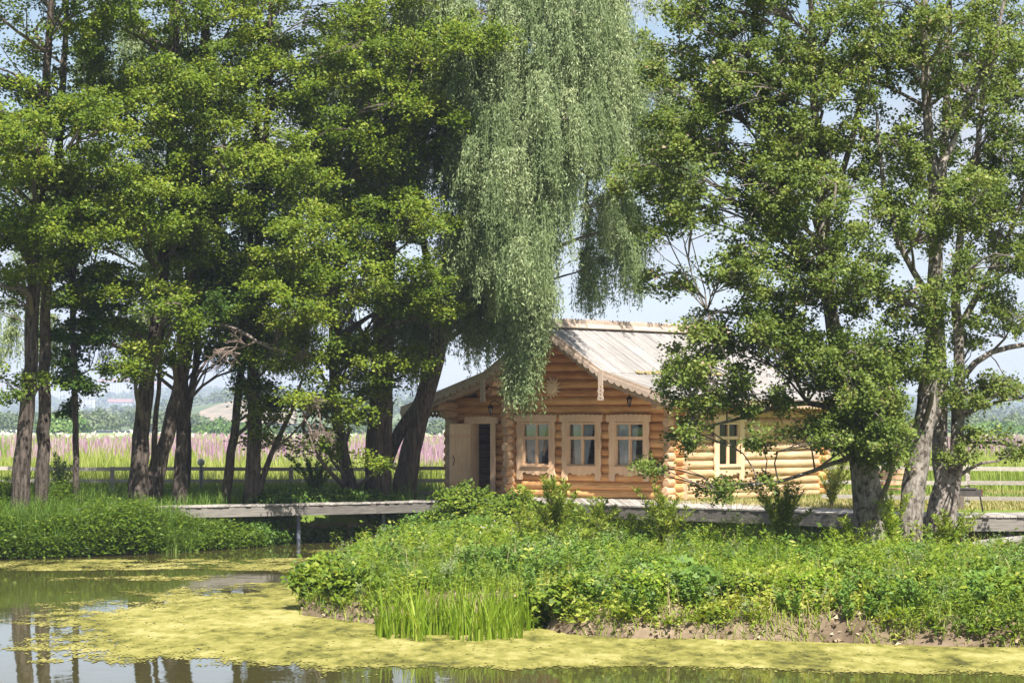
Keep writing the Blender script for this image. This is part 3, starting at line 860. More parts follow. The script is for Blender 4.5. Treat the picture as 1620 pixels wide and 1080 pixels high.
# eaves lace along the right side
ev = MB()
def lace_y(mb, x, ya, yb, ztop, cell, h, amp):
    n = int((yb - ya) / cell)
    for i in range(n):
        a, b, c = [ya + (yb - ya) * (i + q) / n for q in (0, 0.5, 1)]
        def P(yy, v): return Vector((x, yy, ztop - v))
        TL, T, TR, Rr, BR, B, BL, Ll = P(a, 0), P(b, 0), P(c, 0), P(c, h * .5), P(c, h - amp), P(b, h + amp), P(a, h - amp), P(a, h * .5)
        hw = (c - a) * 0.22; t, r, bb_, l = P(b, h * .26), P(b + hw, h * .5), P(b, h * .74), P(b - hw, h * .5)
        tt = (-0.022, 0, 0)
        mb.prism([TL, T, t, l, Ll], tt); mb.prism([T, TR, Rr, r, t], tt); mb.prism([Ll, l, bb_, B, BL], tt); mb.prism([bb_, r, Rr, BR, B], tt)
lace_y(ev, AX + EW + 0.005, Y0, Y1, EZR - 0.04, 0.155, 0.20, 0.03)
ev.build('eaves_lace', M['carved'], house)
ev = MB(); lace_y(ev, AX - EWL - 0.005, Y0, Y1, EZL - 0.04, 0.155, 0.20, 0.03)
ev.build('eaves_lace', M['carved'], house)
# hanging carved boards at the roof breaks
def pendant(x):
    mb = MB(); yy = Y0 - 0.075; z0 = BZ + 0.02
    w = 0.075
    mb.prism([(x - w, yy, z0), (x + w, yy, z0), (x + w, yy, z0 - 0.36), (x - w, yy, z0 - 0.36)], (0, 0.03, 0))
    for i in range(4):
        zt = z0 - 0.36 - i * 0.10; h = 0.10; ww = w * (1.12 if i % 2 else 0.9)
        hw, hh = 0.035, 0.03
        TL, T, TR, Rr, BR, B, BL, Ll = [Vector((x + a * ww, yy, zt - b * h)) for a, b in ((-1, 0), (0, 0), (1, 0), (1.1, .5), (1, 1), (0, 1), (-1, 1), (-1.1, .5))]
        t, r, b, l = [Vector((x + a, yy, zt - h / 2 + c)) for a, c in ((0, hh), (hw, 0), (0, -hh), (-hw, 0))]
        tt = (0, 0.03, 0)
        mb.prism([TL, T, t, l, Ll], tt); mb.prism([T, TR, Rr, r, t], tt); mb.prism([Ll, l, b, B, BL], tt); mb.prism([b, r, Rr, BR, B], tt)
    mb.build('hanging_board', M['pale'], house)
pendant(AX + BW); pendant(AX - BW)
# sun ornament on the gable
so = MB(); cx0, cz0 = -3.98, 2.95
ys_ = -0.15
pts = []
nr = 14
for i in range(nr):
    a = 2 * math.pi * i / nr
    lng = 0.33 if i % 2 == 0 else 0.28
    pts.append((cx0 + 0.16 * math.cos(a - 0.2), ys_, cz0 + 0.16 * math.sin(a - 0.2)))
    pts.append((cx0 + 0.24 * math.cos(a - 0.10), ys_, cz0 + 0.24 * math.sin(a - 0.10)))
    pts.append((cx0 + lng * math.cos(a + 0.10), ys_, cz0 + lng * math.sin(a + 0.10)))
    pts.append((cx0 + 0.22 * math.cos(a + 0.08), ys_, cz0 + 0.22 * math.sin(a + 0.08)))
so.prism(pts, (0, 0.025, 0))
so.tube([(cx0, ys_ - 0.03, cz0), (cx0, ys_ + 0.0, cz0)], [0.12, 0.14], 20)
so.build('sun_ornament', M['door'], house)

# windows
def window(cx, half_w, side=False):
    """carved surround, sash and panes; built in the wall's own plane"""
    def P(a, dpt, z): return (cx + a, dpt, z) if not side else (-dpt, cx + a, z)
    th = Vector(P(0, 0.035, 0)) - Vector(P(0, 0, 0))
    W2 = half_w
    mb = MB(); yf = -0.165
    # side boards with a waved outline
    for sgn in (-1, 1):
        out = []
        zs = np.linspace(0.47, 2.12, 26)
        for z in zs: out.append(P(sgn * (W2 - 0.035 + 0.016 * math.sin((z - 0.47) * 15) - (0.02 if z < 0.6 else 0)), yf, z))
        inn = [P(sgn * 0.47, yf, z) for z in zs[::-1]]
        mb.prism(out + inn, th)
    # head board with a scalloped crest
    top = []
    for t in np.linspace(-1, 1, 41):
        zz = 2.19 + 0.035 * abs(math.sin(t * math.pi * 4.5)) + 0.02 * (1 - abs(t))
        top.append(P(t * (W2 + 0.03), yf - 0.022, zz))
    mb.prism([P(-W2 - 0.03, yf - 0.022, 2.03)] + top + [P(W2 + 0.03, yf - 0.022, 2.03)], th)
    # apron with a waved lower edge
    bot = []
    for t in np.linspace(1, -1, 41):
        bot.append(P(t * 0.47, yf + 0.002, 0.66 - 0.04 * abs(math.sin(t * math.pi * 2.5)) - 0.03 * math.cos(t * math.pi)))
    mb.prism([P(-0.47, yf + 0.002, 0.83), P(0.47, yf + 0.002, 0.83)] + bot, th)
    mb.box(P(0, yf - 0.02, 0.85), (0.98, 0.05, 0.03) if not side else (0.05, 0.98, 0.03))
    w = mb.build('window', M['trim'], house)
    sb = MB()
    def bx(a0, a1, z0, z1, dp, t):
        c = P((a0 + a1) / 2, dp, (z0 + z1) / 2); s_ = (a1 - a0, t, z1 - z0) if not side else (t, a1 - a0, z1 - z0)
        sb.box(c, s_)
    bx(-0.50, -0.44, 0.80, 2.02, -0.09, 0.10); bx(0.44, 0.50, 0.80, 2.02, -0.09, 0.10)
    bx(-0.44, 0.44, 0.80, 0.885, -0.09, 0.10); bx(-0.44, 0.44, 1.965, 2.02, -0.09, 0.10)
    bx(-0.44, 0.44, 1.58, 1.65, -0.095, 0.07); bx(-0.03, 0.03, 0.885, 1.58, -0.096, 0.06); bx(-0.022, 0.022, 1.65, 1.965, -0.096, 0.06)
    for a0, a1 in ((-0.44, -0.03), (0.03, 0.44)):
        bx(a0, a0 + 0.018, 0.885, 1.58, -0.085, 0.04); bx(a1 - 0.018, a1, 0.885, 1.58, -0.085, 0.04)
        bx(a0 + 0.025, a1 - 0.025, 0.885, 0.91, -0.085, 0.04); bx(a0 + 0.025, a1 - 0.025, 1.562, 1.58, -0.085, 0.04)
    sb.build('sash', M['trim'], w)
    for (a0, a1, z0, z1) in ((-0.44, -0.02, 0.885, 1.58), (0.02, 0.44, 0.885, 1.58), (-0.44, -0.02, 1.65, 1.97), (0.02, 0.44, 1.65, 1.97)):
        g = MB(); g.prism([P(a0, -0.075, z0), P(a1, -0.075, z0), P(a1, -0.075, z1), P(a0, -0.075, z1)], Vector(P(0, 0.004, 0)) - Vector(P(0, 0, 0)))
        g.build('pane', M['glass'], w)
    return w
for c in WIN: window(c, 0.70)
window(2.26, 0.72, True)
# curtains hang inside
HM = Matrix.Translation((4.22, 69.0, 1.0)) @ Matrix.Rotation(HR, 4, 'Z')
def curtain(a_top, a_bot, cx, side, lab):
    V = []; n = 26
    for j in range(7):
        z = 0.84 + 1.2 * j / 6; t = j / 6
        l = a_bot[0] * (1 - t) + a_top[0] * t; r = a_bot[1] * (1 - t) + a_top[1] * t
        for i in range(n):
            a = l + (r - l) * i / (n - 1); dp = -0.035 + 0.018 * math.sin(i * 1.35) + 0.01 * math.sin(i * 0.6 + j)
            p = (cx + a, dp, z) if not side else (-dp, cx + a, z)
            V.append(HM @ Vector(p))
    Q = [[j * n + i, j * n + i + 1, (j + 1) * n + i + 1, (j + 1) * n + i] for j in range(6) for i in range(n - 1)]
    o = HM.translation
    me = bpy.data.meshes.new('curtain'); me.from_pydata([tuple(v) for v in V], [], Q); me.materials.append(M['curtain']); me.shade_smooth()
    so_ = me
    c = link(bpy.data.objects.new('curtain', me))
    sol = c.modifiers.new('thick', 'SOLIDIFY'); sol.thickness = 0.004
    tag(c, lab, 'curtain', 'pale curtains behind the windows')
for c, nm in ((WIN[2], 'leftmost front window beside the hanging willow'), (WIN[1], 'middle front window under the sun ornament'), (WIN[0], 'rightmost front window near the corner')):
    w0 = {WIN[2]: -0.40, WIN[1]: -0.34, WIN[0]: -0.42}[c]; w1 = {WIN[2]: 0.26, WIN[1]: 0.34, WIN[0]: 0.22}[c]
    curtain((w0 - 0.02, -0.03), (w0 + 0.03, -0.03), c, False, 'pale curtain in the left half of the ' + nm)
    curtain((0.02, w1), (0.02, 0.09), c, False, 'gathered pale curtain in the right half of the ' + nm)
curtain((-0.42, -0.15), (-0.42, -0.25), 2.26, True, 'pale curtain at the left of the side wall window behind alder leaves')
# door
df = MB(); yf = -0.17
df.box((-6.045, yf, 1.0), (0.17, 0.04, 2.0)); df.box((-6.88, yf, 1.0), (0.14, 0.04, 2.0))
df.box((-6.125, -0.02, 1.0), (0.035, 0.27, 2.0)); df.box((-6.815, -0.02, 1.0), (0.035, 0.27, 2.0))
df.box((-6.47, -0.02, 2.0), (0.72, 0.27, 0.04)); df.box((-6.47, -0.02, 0.06), (0.65, 0.27, 0.05))
top = [(-6.47 + t * 0.60, yf - 0.022, 2.14 + 0.035 * abs(math.sin(t * math.pi * 4)) + 0.03 * (1 - abs(t))) for t in np.linspace(-1, 1, 41)]
df.prism([(-7.07, yf - 0.022, 1.99)] + top + [(-5.87, yf - 0.022, 1.99)], (0, 0.035, 0))
df.build('door_frame', M['trim'], house)
ang = R(-107)          # swung open outwards on its left jamb
c_, s_ = math.cos(ang), math.sin(ang)
dl = MB(); dw = 0.68; hx, hy = -6.83, -0.20
def DP(a, t, z): return Vector((hx + a * c_ - t * s_, hy + a * s_ + t * c_, z))
rot = Matrix.Rotation(ang, 3, 'Z')
for i in range(5):
    dl.cr = random.random()
    dl.box(DP((i + 0.5) * dw / 5, 0, 1.02), (dw / 5 - 0.004, 0.035, 1.92), rot)
door = dl.build('door', M['door'], house)
hd = MB()
hd.tube([DP(dw - 0.10, -0.02, 1.12), DP(dw - 0.08, -0.06, 1.08), DP(dw - 0.12, -0.065, 0.98), DP(dw - 0.08, -0.06, 0.88), DP(dw - 0.10, -0.02, 0.84)], 0.011, 6)
hd.tube([DP(dw - 0.10, 0.02, 1.12), DP(dw - 0.08, 0.06, 1.08), DP(dw - 0.12, 0.065, 0.98), DP(dw - 0.08, 0.06, 0.88), DP(dw - 0.10, 0.02, 0.84)], 0.011, 6)
hd.build('handle', M['black'], door)
for z in (0.35, 1.65):
    bt = MB(); bt.box(DP(dw / 2, 0.03, z), (dw - 0.08, 0.024, 0.10), rot)
    bt.build('batten', M['trim'], door)
# small moss litter on the roof break
mo = MB()
for i in range(420):
    yy = random.uniform(0.2, 4.2); off = random.gauss(0, 0.05)
    xx = AX + BW + 0.12 + off; s0 = random.uniform(0.015, 0.05)
    mo.box((xx, yy, roof_z(xx) + 0.045 + s0 * 0.2), (s0, s0 * 1.5, s0 * 0.5), Matrix.Rotation(random.random() * 3, 3, 'Z'))
tag(mo.build('leaf_litter', M['debris'], house), kind='stuff')

# lanterns
def lantern(px, py, dloc, lab):
    root = empty('wall_lantern', HM @ Vector(dloc), HR); tag(root, lab, 'lantern', 'black lanterns under the eaves')
    b = MB()
    b.tube([(0, 0.42, 0.12), (0, 0.2, 0.2), (0, 0.03, 0.17), (0, 0, 0.10)], 0.012, 6); b.tube([(0, 0.0, 0.10), (0, 0, 0.07)], 0.02, 6); b.build('bracket', M['black'], root)
    c = MB(); c.tube([(0, 0, 0.08), (0, 0, 0.05), (0, 0, 0.0)], [0.02, 0.06, 0.085], 6)
    c.build('cap', M['black'], root)
    g = MB(); g.tube([(0, 0, 0.0), (0, 0, -0.15)], [0.06, 0.035], 6); g.build('glass', M['glass'], root)
    f = MB()
    for k in range(6):
        a = math.pi / 3 * k; f.tube([(0.066 * math.cos(a), 0.066 * math.sin(a), 0), (0.04 * math.cos(a), 0.04 * math.sin(a), -0.16)], 0.006, 4)
    f.tube([(0, 0, -0.155), (0, 0, -0.175), (0, 0, -0.21)], [0.045, 0.03, 0.006], 6); f.build('cage', M['black'], root)
lantern(998, 640, (-1.0, -0.62, 2.62), 'black iron lantern under the right eave above the rightmost front window')
lantern(772, 640, (-5.75, -0.62, 2.42), 'black iron lantern above the open door behind the hanging board')

# ------------------------------------------------------------------ boardwalk
def poly_deck(name, label, fpx, depth_fn, z=1.0, fascia=0.28, posts=(), cat='boardwalk', board=0.145, backpts=None):
    root = empty(name, (0, 0, 0))
    tag(root, label, cat)
    fr = [Vector(((px - CX) * d / F, d, z)) for px, d in fpx]
    bk = backpts or [p + Vector((0, depth_fn(p), 0)) for p in fr]
    mb = MB()
    for i in range(len(fr) - 1):
        L = (fr[i + 1] - fr[i]).length; n = max(1, int(L / board))
        for k in range(n):
            mb.cr = random.random(); a, b = k / n, (k + 1) / n - 0.012 / L
            j = random.uniform(-0.004, 0.004); e0 = random.uniform(-0.02, 0.02)
            q = [fr[i].lerp(fr[i + 1], a), fr[i].lerp(fr[i + 1], b), bk[i].lerp(bk[i + 1], b), bk[i].lerp(bk[i + 1], a)]
            q[0].y -= 0.05 + e0; q[1].y -= 0.05 + e0
            mb.prism([v + Vector((0, 0, j)) for v in q][::-1], (0, 0, -0.035))
    mb.build('deck_boards', M['deck'], root)
    for i in range(len(fr) - 1):
        L = (fr[i + 1] - fr[i]).length
        for k in range(max(1, round(L / 3.5))):
            kk = max(1, round(L / 3.5))
            a = fr[i].lerp(fr[i + 1], k / kk + 0.001); b = fr[i].lerp(fr[i + 1], (k + 1) / kk - 0.002)
            a = a + Vector((0, 0.02, -0.045 - fascia / 2)); b = b + Vector((0, 0.02, -0.045 - fascia / 2))
            # own frame along the beam so the grain follows it
            dv = b - a; o = MB(); o.cr = random.random(); o.box((0, 0, 0), (dv.length, 0.06, fascia))
            o.build('edge_beam', M['beam'], root, loc=(a + b) / 2, rz=math.atan2(dv.y, dv.x))
    for px in posts:
        X = None
        d = float(np.interp(px, [a for a, b in fpx], [b for a, b in fpx])) + 0.35
        X = (px - CX) * d / F
        p = MB(); p.tube([(X, d, -0.6), (X, d, z - 0.05)], 0.055, 12)
        p.build('post', M['steel'], root, True)
    jo = MB()
    for i in range(len(fr) - 1):
        jo.bar(fr[i].lerp(bk[i], 0.85) + Vector((0, 0, -0.13)), fr[i + 1].lerp(bk[i + 1], 0.85) + Vector((0, 0, -0.13)), 0.06, 0.16)
    jo.build('joist', M['beam'], root)
    return root
left_f = [(120, 62.2), (225, 63.0), (320, 64.0), (475, 65.5), (595, 67.0), (690, 68.2)]
poly_deck('boardwalk', 'long grey boardwalk on steel posts over the water at the left', left_f, lambda p: 1.1, posts=(472, 607), fascia=0.235)
terr_f = [(691, 68.2), (780, 67.7), (923, 65.5), (1000, 64.2), (1100, 62.8), (1210, 61.1), (1354, 58.5)]
fac = [HM @ Vector((x, -0.14, 0)) for x in (-7.9, -6.3, -3.2, -1.6, 0.3)]
bk = [Vector((v.x, v.y, 1.0)) for v in fac] + [Vector(((1230 - CX) * 64.6 / F, 64.6, 1.0)), Vector(((1362 - CX) * 61.5 / F, 61.5, 1.0))]
poly_deck('terrace', 'grey plank terrace in front of the log house with a thick edge beam', terr_f, None, posts=(800, 1040, 1180, 1321), cat='terrace', backpts=bk)
poly_deck('boardwalk', 'short grey boardwalk behind the right group of trunks', [(1420, 57.7), (1511, 56.9), (1620, 57.0), (1760, 57.3)], lambda p: 2.3, posts=(1597,))
low_f = [(1462, 49.6), (1540, 48.3), (1640, 46.8), (1720, 45.8)]
bkl = [Vector(((px - CX) * d / F, d, 0.56)) for px, d in ((1470, 50.4), (1545, 49.6), (1642, 48.6), (1722, 47.5))]
poly_deck('low_boardwalk', 'low pale plank path in the grass near the right edge', low_f, None, z=0.60, fascia=0.10, backpts=bkl, cat='plank path', board=0.2)
bk2 = [Vector(((px - CX) * d / F, d, 0.64)) for px, d in ((1545, 53.2), (1625, 55.8), (1700, 57))]
poly_deck('plank_ramp', 'upper pale plank ramp leading down from the right boardwalk', [(1533, 51.4), (1625, 53.2), (1700, 54.6)], None, z=0.66, fascia=0.08, backpts=bk2, cat='plank path', board=0.2)

# ------------------------------------------------------------------ fences and garden things
def fence(name, label, p0, p1, rails, post_x, ptop, w=0.10):
    root = empty(name, (0, 0, 0)); tag(root, label, 'fence')
    def Y(x): return p0[1] + (p1[1] - p0[1]) * (x - p0[0]) / (p1[0] - p0[0])
    for z in rails:
        cuts = [p0[0]] + [x for x in post_x if p0[0] < x < p1[0]] + [p1[0]]
        for a, b in zip(cuts[:-1], cuts[1:]):
            m = MB(); m.cr = random.random(); dz = random.uniform(-0.012, 0.012)
            m.bar((0, 0, 0), (b - a - 0.01, Y(b) - Y(a), dz), 0.03, w)
            m.build('rail', M['fence'], root, loc=(a, Y(a), z + random.uniform(-0.008, 0.008)))
    for x in post_x:
        m = MB(); m.cr = random.random(); m.box((x, Y(x) + 0.075, (ptop + 0.6) / 2), (0.11, 0.11, ptop - 0.6))
        m.build('post', M['fence'], root)
d = 74.5
fence('rail_fence', 'grey three rail wooden fence behind the left trees', (-17.5, d), (-1.40, d), [EZ - 69 * d / F, EZ - 88 * d / F, EZ - 107 * d / F],
      [((px - CX) * d / F) for px in (-107, 35, 177, 318, 460, 602)], EZ - 66 * d / F)
d = 64.0
fence('rail_fence', 'grey three rail wooden fence at the right behind the brazier', ((1300 - CX) * 66 / F, 66.0), ((1800 - CX) * d / F, 62.5), [EZ - 69 * d / F, EZ - 92 * d / F, EZ - 116 * d / F],
      [((px - CX) * d / F) for px in (1372, 1536, 1700)], EZ - 63 * d / F)
def globe_lamp(px, py, d, lab):
    g = at(px, py, d); root = empty('garden_lamp', (g.x, g.y, 0.95)); tag(root, lab, 'garden lamp', 'white globe garden lamps')
    p = MB(); h = g.z - 0.95; p.tube([(0, 0, -0.1), (0, 0, h - 0.10)], 0.03, 8); p.build('lamp_post', M['steel'], root, True)
    s = MB(); k = 0.105; pts = [(0, 0, h + k * math.cos(a)) for a in np.linspace(math.pi, 0, 12)]
    s.tube(pts, [max(0.004, k * math.sin(a)) for a in np.linspace(math.pi, 0, 12)], 18); s.build('globe', M['globe'], root, True)
globe_lamp(318, 731, 73.6, 'white globe lamp on a thin post in front of the left fence')
globe_lamp(1402, 733, 62.8, 'white globe lamp near the fence seen between the right trunks')
# brazier
b0 = on(1532, 809, 0.97); root = empty('brazier', (b0.x, b0.y, 0.97), R(-12)); tag(root, 'rusty black metal brazier on thin splayed legs by the right fence', 'brazier')
m = MB()
for (c, s) in (((0, -0.14, 0.43), (0.62, 0.01, 0.16)), ((0, 0.14, 0.43), (0.62, 0.01, 0.16)), ((0, 0, 0.355), (0.62, 0.27, 0.01))): m.box(c, s)
m.build('tray', M['grill'], root)
for sx in (-0.315, 0.315):
    m = MB(); m.box((sx, 0, 0.43), (0.012, 0.29, 0.16)); m.build('end_plate', M['rust'], root)
m = MB(); m.box((-0.07, 0, 0.53), (0.5, 0.33, 0.03)); m.build('lid', M['grill'], root)
for sx in (-1, 1):
    for sy in (-1, 1):
        m = MB(); m.tube([(sx * 0.26, sy * 0.12, 0.37), (sx * 0.33, sy * 0.17, 0.0)], 0.012, 6); m.build('leg', M['black'], root)
# stump
b0 = on(1519, 806, 0.96); m = MB()
m.tube([(0, 0, -0.05), (0, 0, 0.12), (0, 0, 0.31)], [0.10, 0.09, 0.09], 14, True, 0, 1)
tag(m.build('stump', [M['limb'], M['log_end']], None, True, loc=b0), 'short sawn log stump standing beside the brazier', 'stump')
# garden bench seen end on
b0 = on(1409, 806, 0.97); root = empty('garden_bench', (b0.x, b0.y, 0.97), R(20)); tag(root, 'brown wooden bench with slab end board behind the right trunks', 'bench')
for sx in (-0.55, 0.55):
    m = MB(); m.prism([(sx, -0.26, 0), (sx, 0.10, 0), (sx, 0.16, 0.45), (sx, 0.30, 0.95), (sx, 0.20, 0.97), (sx, 0.02, 0.48), (sx, -0.24, 0.46), (sx, -0.18, 0.3)], (0.06, 0, 0)); m.build('end_board', M['bench'], root)
m = MB()
for k_ in range(3): m.box((0.03, -0.17 + k_ * 0.12, 0.485), (1.3, 0.105, 0.035))
m.build('seat', M['bench'], root)
m = MB()
for k_ in range(3): m.box((0.03, 0.14 + k_ * 0.045, 0.62 + k_ * 0.13), (1.3, 0.03, 0.10), Matrix.Rotation(R(-18), 3, 'X'))
m.build('backrest', M['bench'], root)
# small dark crate by the door and grey stake
b0 = on(703, 788, 1.0); root = empty('wooden_crate', (b0.x, b0.y, 1.0), R(-10)); tag(root, 'low dark green wooden box on the boards left of the open door', 'box')
m = MB()
for (c, s) in (((0, -0.14, 0.09), (0.5, 0.02, 0.16)), ((0, 0.14, 0.09), (0.5, 0.02, 0.16)), ((-0.25, 0, 0.09), (0.02, 0.3, 0.17)), ((0.25, 0, 0.09), (0.02, 0.3, 0.17))): m.box(c, s)
m.build('side_board', flat('dark_paint', (0.02, 0.035, 0.03)), root)
m = MB(); m.box((0, 0, 0.19), (0.56, 0.34, 0.025)); m.build('lid', flat('dark_lid', (0.035, 0.05, 0.045)), root)
b0 = at(1519, 862, 52.5); zg = gz(b0.x, b0.y); m = MB()
m.tube([(0, 0, -0.1), (0, 0, 0.24), (0, 0, 0.25), (0, 0, 0.28)], [0.035, 0.035, 0.05, 0.05], 10)
tag(m.build('pipe_stake', flat('grey_pipe', (0.35, 0.36, 0.38)), None, True, loc=(b0.x, b0.y, zg)), 'short grey pipe standing in the weeds right of the trunks', 'pipe')

# ------------------------------------------------------------------ trees
def spline(pts, rad, step=0.35):
    """resample a polyline smoothly"""
    P = np.array([tuple(p) for p in pts]); n = len(P)
    t = np.concatenate([[0], np.cumsum(np.linalg.norm(np.diff(P, axis=0), axis=1))])
    m = max(3, int(t[-1] / step)); tt = np.linspace(0, t[-1], m)
    out = np.zeros((m, 3))
    tan = np.zeros_like(P)
    for i in range(n):
        a, b = max(i - 1, 0), min(i + 1, n - 1); tan[i] = (P[b] - P[a]) / max(t[b] - t[a], 1e-6)
    for j, s_ in enumerate(tt):
        i = min(max(np.searchsorted(t, s_) - 1, 0), n - 2); h = t[i + 1] - t[i]; u = (s_ - t[i]) / h
        out[j] = (2 * u ** 3 - 3 * u ** 2 + 1) * P[i] + (u ** 3 - 2 * u ** 2 + u) * h * tan[i] + (-2 * u ** 3 + 3 * u ** 2) * P[i + 1] + (u ** 3 - u ** 2) * h * tan[i + 1]
    return out, np.interp(tt, t, rad)
def trunk_mesh(stems, mat, root, n=16, name='trunk'):
    mb = MB(); o = root.location
    allp = []
    for pts, rad in stems:
        P, r = spline(pts, rad)
        P = P + rng.normal(0, 0.012, P.shape)
        allp.append((P, r))
        rr = [ri * random.uniform(0.96, 1.04) for ri in r]
        rr[0] *= 1.10; 
        if len(rr) > 1: rr[1] *= 1.03
        mb.tube([Vector(p) - o for p in P], rr, n, True, 0, None, 0.05)
    mb.build(name, mat, root, True)
    return allp
def branchy(C, allp, root, mat, r0=0.07, every=5, bow=0.15, name='branch'):
    """limbs from the trunk to groups of leaf clusters, twigs to each cluster"""
    mb = MB(); o = root.location
    P = np.concatenate([p for p, r in allp]); PR = np.concatenate([r for p, r in allp])
    C = np.asarray(C)
    nt = max(1, len(C) // every)
    idx = [0]
    dd = np.linalg.norm(C - C[0], axis=1)
    for _ in range(nt - 1):
        j = int(np.argmax(dd)); idx.append(j); dd = np.minimum(dd, np.linalg.norm(C - C[j], axis=1))
    T = C[idx]
    own = np.argmin(np.linalg.norm(C[:, None] - T[None], axis=2), axis=1)
    for ti, tgt in enumerate(T):
        h = np.linalg.norm(P[:, :2] - tgt[:2], axis=1)
        want = tgt[2] - 0.45 * h
        cost = np.abs(P[:, 2] - want) + 0.5 * h + 0 * PR
        k = int(np.argmin(cost)); a = P[k]; L = np.linalg.norm(tgt - a)
        if L < 0.2: continue
        side = rng.normal(0, 0.10 * L, 3); side[2] = bow * L * 0.6
        m1 = a * 0.62 + tgt * 0.38 + side; m2 = a * 0.25 + tgt * 0.75 + side * 0.7 + rng.normal(0, 0.05 * L, 3)
        ra = min(PR[k] * 0.42, r0 * (0.4 + 0.16 * L)) + 0.006
        SP, SR = spline([a, m1, m2, tgt], [ra, ra * 0.7, ra * 0.4, 0.012], 0.3)
        mb.tube([Vector(p) - o for p in SP], list(SR), 6, False)
        for c in C[own == ti]:
            j = int(np.argmin(np.linalg.norm(SP - c, axis=1))); j = max(1, min(len(SP) - 1, j - random.randint(1, 4)))
            if np.linalg.norm(c - SP[j]) < 0.1: continue
            mid = (SP[j] + c) / 2 + rng.normal(0, 0.08, 3); mid[2] += 0.05
            mb.tube([Vector(SP[j]) - o, Vector(mid) - o, Vector(c) - o], [max(0.012, SR[j] * 0.6), 0.012, 0.006], 4, False)
    return mb.build(name, mat, root, True)
def crown_leaves(C, A, B, root, mat, sprigs=16, per=15, L=0.10, asp=0.75, up=0.8, vary=0.18, name='crown', outw=None):
    """leaf clusters: sprigs radiating from each cluster centre"""
    o = np.array(root.location)
    n = len(C); C = np.asarray(C)
    d = unit(rng.normal(size=(n, sprigs, 3)))
    d[..., 2] = d[..., 2] * 0.8 + 0.08
    A_ = np.asarray(A)[:, None]; B_ = np.asarray(B)[:, None]
    end = np.stack([d[..., 0] * A_, d[..., 1] * A_, d[..., 2] * B_], -1) * rng.uniform(0.55, 1.15, (n, sprigs, 1))
    t = rng.uniform(0.2, 1.05, (n, sprigs, per, 1))
    P = C[:, None, None, :] + end[:, :, None, :] * t + rng.normal(0, 0.05, (n, sprigs, per, 3)) * (0.6 + A_[..., None, None])
    P[..., 2] -= 0.10 * (t[..., 0] ** 2) * A_[..., None]
    ax = unit(end[:, :, None, :] * 0.9 + rng.normal(0, 0.55, P.shape) * np.linalg.norm(end, axis=-1)[:, :, None, None])
    N = unit(np.array([0.1, -0.35, up]) + rng.normal(0, 0.45, P.shape))
    P = P.reshape(-1, 3); ax = ax.reshape(-1, 3); N = N.reshape(-1, 3)
    ax = unit(ax - N * np.sum(ax * N, 1, keepdims=True) + 1e-4)
    m_ = len(P); ln = L * rng.uniform(0.6, 1.25, m_)
    V, Q = leaf_quads(P - o, ax, N, ln, ln * asp * rng.uniform(0.8, 1.15, m_), 0.2)
    rr = np.clip(np.repeat(rng.uniform(0.3, 0.68, n), sprigs * per) + np.repeat(rng.normal(0, 0.06, n * sprigs), per) + rng.normal(0, vary, m_), 0, 1)
    return np_mesh(name, V, Q, rr, mat, root)
def blob_clusters(spec, d, dr, mul=1.0):
    """leaf cluster centres: (px,py,rx,ry,count[,depth offset]) ellipses filled through the depth of the crown"""
    C = []
    for s in spec:
        px, py, rx, ry, n = s[:5]; n = max(1, int(round(n * mul))); off = s[5] if len(s) > 5 else 0
        v = unit(rng.normal(size=(n, 3))) * rng.uniform(0.25, 1, (n, 1)) ** 0.5
        x = px + v[:, 0] * rx; y = py + v[:, 2] * ry; dd = d + off + v[:, 1] * dr
        C.append(np.stack([(x - CX) * d / F, dd, EZ - (y - HY) * d / F], 1))
    return np.concatenate(C)
TREES = 0
def tree(name, label, stems, d, spec, dr, bark_m, leaf_m, limb_m, cat='tree', group=None, size=(0.45, 0.85), flat_=0.5, L=0.088, sprigs=16, per=19, base_z=None, asp=0.75, extra=None, every=5, up=0.8, r0=0.07, tw_=0.85, mul=1.15):
    """stems: lists of (px, py, width_px[, depth offset]) from the foot upwards"""
    st = []
    for s in stems:
        pts = [at(q[0], q[1], d + (q[3] if len(q) > 3 else 0)) for q in s]; rad = [q[2] * d / F / 2 * tw_ for q in s]
        st.append((pts, rad))
    b = st[0][0][0]
    if base_z is not None: b = Vector((b.x, b.y, base_z))
    root = empty(name, (b.x, b.y, gz(b.x, b.y)))
    st[0][0][0] = Vector((b.x, b.y, root.location.z - 0.15))
    tag(root, label, cat, group)
    allp = trunk_mesh(st, bark_m, root)
    C = blob_clusters(spec, d, dr, mul)
    A = rng.uniform(size[0], size[1], len(C)); B = A * flat_ * rng.uniform(0.8, 1.3, len(C))
    branchy(C, allp, root, limb_m, every=every, r0=r0)
    crown_leaves(C, A, B, root, leaf_m, L=L, sprigs=sprigs, per=per, asp=asp, up=up)
    return root, allp
G1 = 'tall alders along the left boardwalk'
AL = dict(bark_m=M['bark'], limb_m=M['limb'])
tree('alder_tree', 'alder at the far left edge with a thick trunk leaning slightly right', [[(28, 808, 38), (38, 700, 31), (47, 600, 27), (52, 480, 25), (60, 330, 21), (72, 150, 16), (85, -80, 10), (90, -260, 5)]], 61.5,
     [(20, 170, 110, 130, 34), (40, 330, 90, 60, 24), (10, 420, 70, 80, 16), (60, -40, 150, 120, 34), (90, 250, 90, 60, 16, -1.5), (20, 590, 40, 40, 6), (60, -220, 130, 110, 14), (-60, 250, 80, 200, 20)], 2.6, leaf_m=M['alder'], group=G1, **AL)
